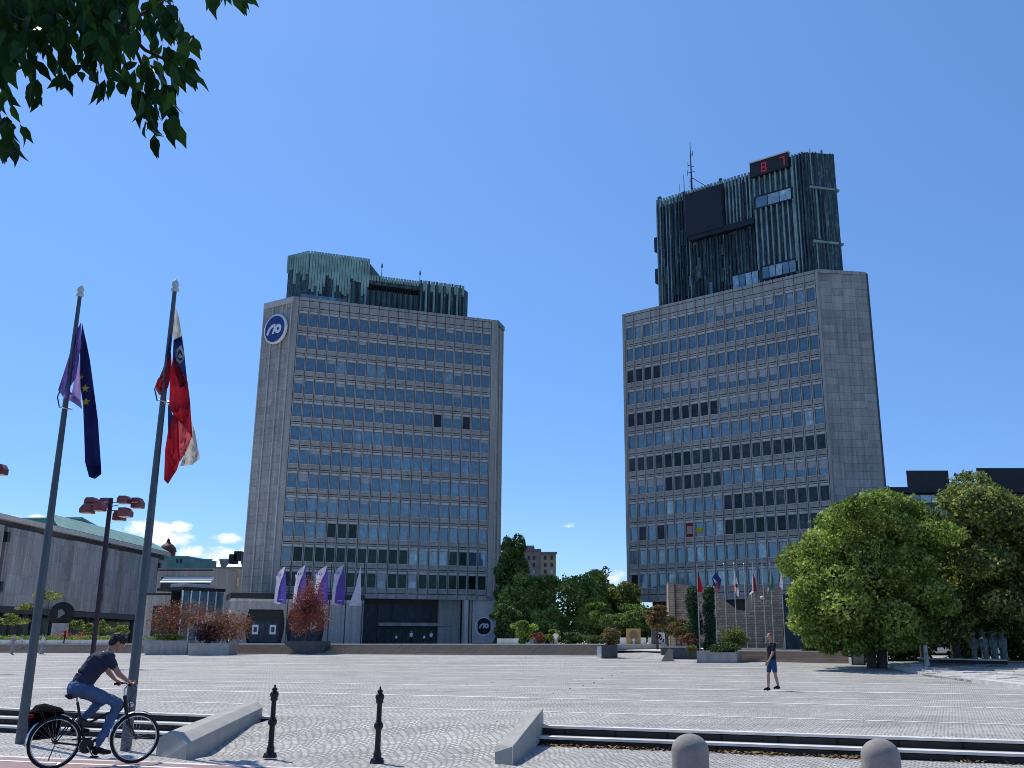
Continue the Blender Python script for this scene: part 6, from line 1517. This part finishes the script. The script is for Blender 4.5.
# ================================================================== OVERHANGING TREE, upper left
ov=thing('overhanging_tree',(-5.4,2.2,0),'tree whose dark pointed leaves hang down into the upper left corner','tree')
OV=V((-5.4,2.2,0));r=random.Random(12)
edge=[(0,118),(12,119),(25,112),(33,116),(38,112),(46,90),(57,100),(66,104),(74,96),(76,88),(88,80),(91,104),(103,110),(112,110),(124,106),(132,95),(136,122),(148,150),(156,158),(163,140),(172,150),(180,108),(188,92),(192,84),(176,52),(170,38),(166,10),(172,0)]
def elow(x):
    for (x0,y0),(x1,y1) in zip(edge[:-1],edge[1:]):
        if x1>x0 and x0<=x<=x1: return y0+(y1-y0)*(x-x0)/(x1-x0)
    return 0
class LF: pass
lm=MB()
def bigleaf(p,d,n_,L,w,m='leaf_near'):
    """pointed, slightly folded leaf with a drip tip; p base, d direction"""
    d=d.normalized();n_=(n_-d*n_.dot(d)).normalized();s_=d.cross(n_)
    mid_=lambda f,b_:p+d*(L*f)+n_*(-b_*L)
    c0=p;c1=mid_(.28,.02);c2=mid_(.58,.05);c3=mid_(.82,.10);tip=mid_(1.06,.20)
    up_=n_*(w*.18)
    l1,l2,l3=c1+s_*w*.42+up_,c2+s_*w*.46+up_,c3+s_*w*.20+up_*.5
    r1,r2,r3=c1-s_*w*.42+up_,c2-s_*w*.46+up_,c3-s_*w*.20+up_*.5
    lm.add([c0,c1,c2,c3,tip,l1,l2,l3,r1,r2,r3],[(0,1,5),(1,2,6,5),(2,3,7,6),(3,4,7),(0,8,1),(1,8,9,2),(2,9,10,3),(3,10,4)],m,True)
def addleaf(x,y,Y,L=None,tilt=0):
    p=aty(x,y,Y);a=r.uniform(0,2*PI)
    L=L or r.uniform(.10,.155)
    d=V((r.gauss(tilt,.38),r.gauss(0,.35),-1.0));n_=V((math.cos(a),math.sin(a),r.uniform(-.1,.5)))
    if r.random()<.6: n_=V((r.gauss(0,.45),-1,r.uniform(-.2,.6)))
    bigleaf(p,d,n_,L,L*r.uniform(.42,.55))
lpx=lambda L,Y:L/ (mpp(aty(90,60,Y)))
cnt=0
while cnt<1500:
    x=r.uniform(-60,196);y=r.uniform(-70,120);Y=r.uniform(4.1,6.4)
    xe=max(0,x);e=elow(xe) if x<193 else 0
    if x>165:
        top=max(0,(x-165)*1.75);
        if y<top-14: continue
    L=r.uniform(.10,.15);tipy=y+L*.9/mpp(aty(90,60,Y))
    if tipy>e+2: continue
    # gaps near the rim
    if tipy>e-45 and r.random()<.62: continue
    if x>128 and r.random()<.62: continue
    if tipy>e-30 and (math.sin(x*.23)+math.sin(x*.09+2))<-.2: continue
    if abs(x-118)<3.5 and y>40: continue
    addleaf(x,y,Y,L,.15 if x>140 else 0);cnt+=1
for (x,y,k,t_) in ((3,138,8,.1),(12,140,5,.3),(6,120,6,.2),(24,126,2,.6),(212,-8,5,0),(222,-12,3,.2),(233,-6,3,.5),(240,-4,2,.9),(152,136,3,.05),(150,118,4,.05),(146,106,5,0),(152,100,5,.1),(165,104,4,.3),(170,118,4,.25),(160,84,5,.2),(180,62,4,.8),(182,75,4,.9),(170,48,3,.5),(140,90,4,-.05),(100,80,3,-.1),(160,20,4,.5),(155,2,5,.5)):
    for _ in range(k): addleaf(x+r.uniform(-5,5),y+r.uniform(-5,5),4.9+r.uniform(-.3,.3),r.uniform(.11,.15),t_)
# the rest of the crown, above and beside the frame
for _ in range(2600):
    a=r.uniform(0,2*PI);q=math.sqrt(r.random());z=r.uniform(-1,1)
    p=V((-5.4+2.6*q*math.cos(a)*(1-z*z*.5)-1.0,2.2+2.6*q*math.sin(a)*(1-z*z*.5),6.7+1.5*z))
    if p.x>-3.2: continue
    bigleaf(p,V((r.gauss(0,.4),r.gauss(0,.4),-1)),V((r.gauss(0,1),r.gauss(0,1),.3)),.15,.075)
lm.build('crown',ov)
mb=MB();mb.tube([OV,OV+V((.05,0,2.4)),OV+V((-.1,.1,4.2)),OV+V((0,.2,6.4))],[.2,.16,.13,.05],'bark',12)
lim=[OV+V((0,.1,3.4)),V((-4.2,3.6,5.0)),aty(-40,-10,4.9),aty(60,-12,5.0),aty(120,25,5.0)]
mb.tube(lim,[.09,.07,.045,.03,.014],'bark',8)
for pts in ([(120,25),(138,55),(150,85),(158,120)],[(120,25),(145,50),(170,62),(188,80)],[(60,-12),(80,20),(92,60),(100,90)],[(60,-12),(140,-20),(210,-14),(238,-4)],[(-40,-10),(-15,50),(0,118),(14,132)],[(-40,-10),(10,30),(28,70),(34,96)],[(120,25),(150,10),(165,0)]):
    P_=[aty(x,y,5.0) for x,y in pts];mb.tube(P_,[.014-.010*i/(len(P_)-1) for i in range(len(P_))],'bark',6)
mb.build('trunk',ov)
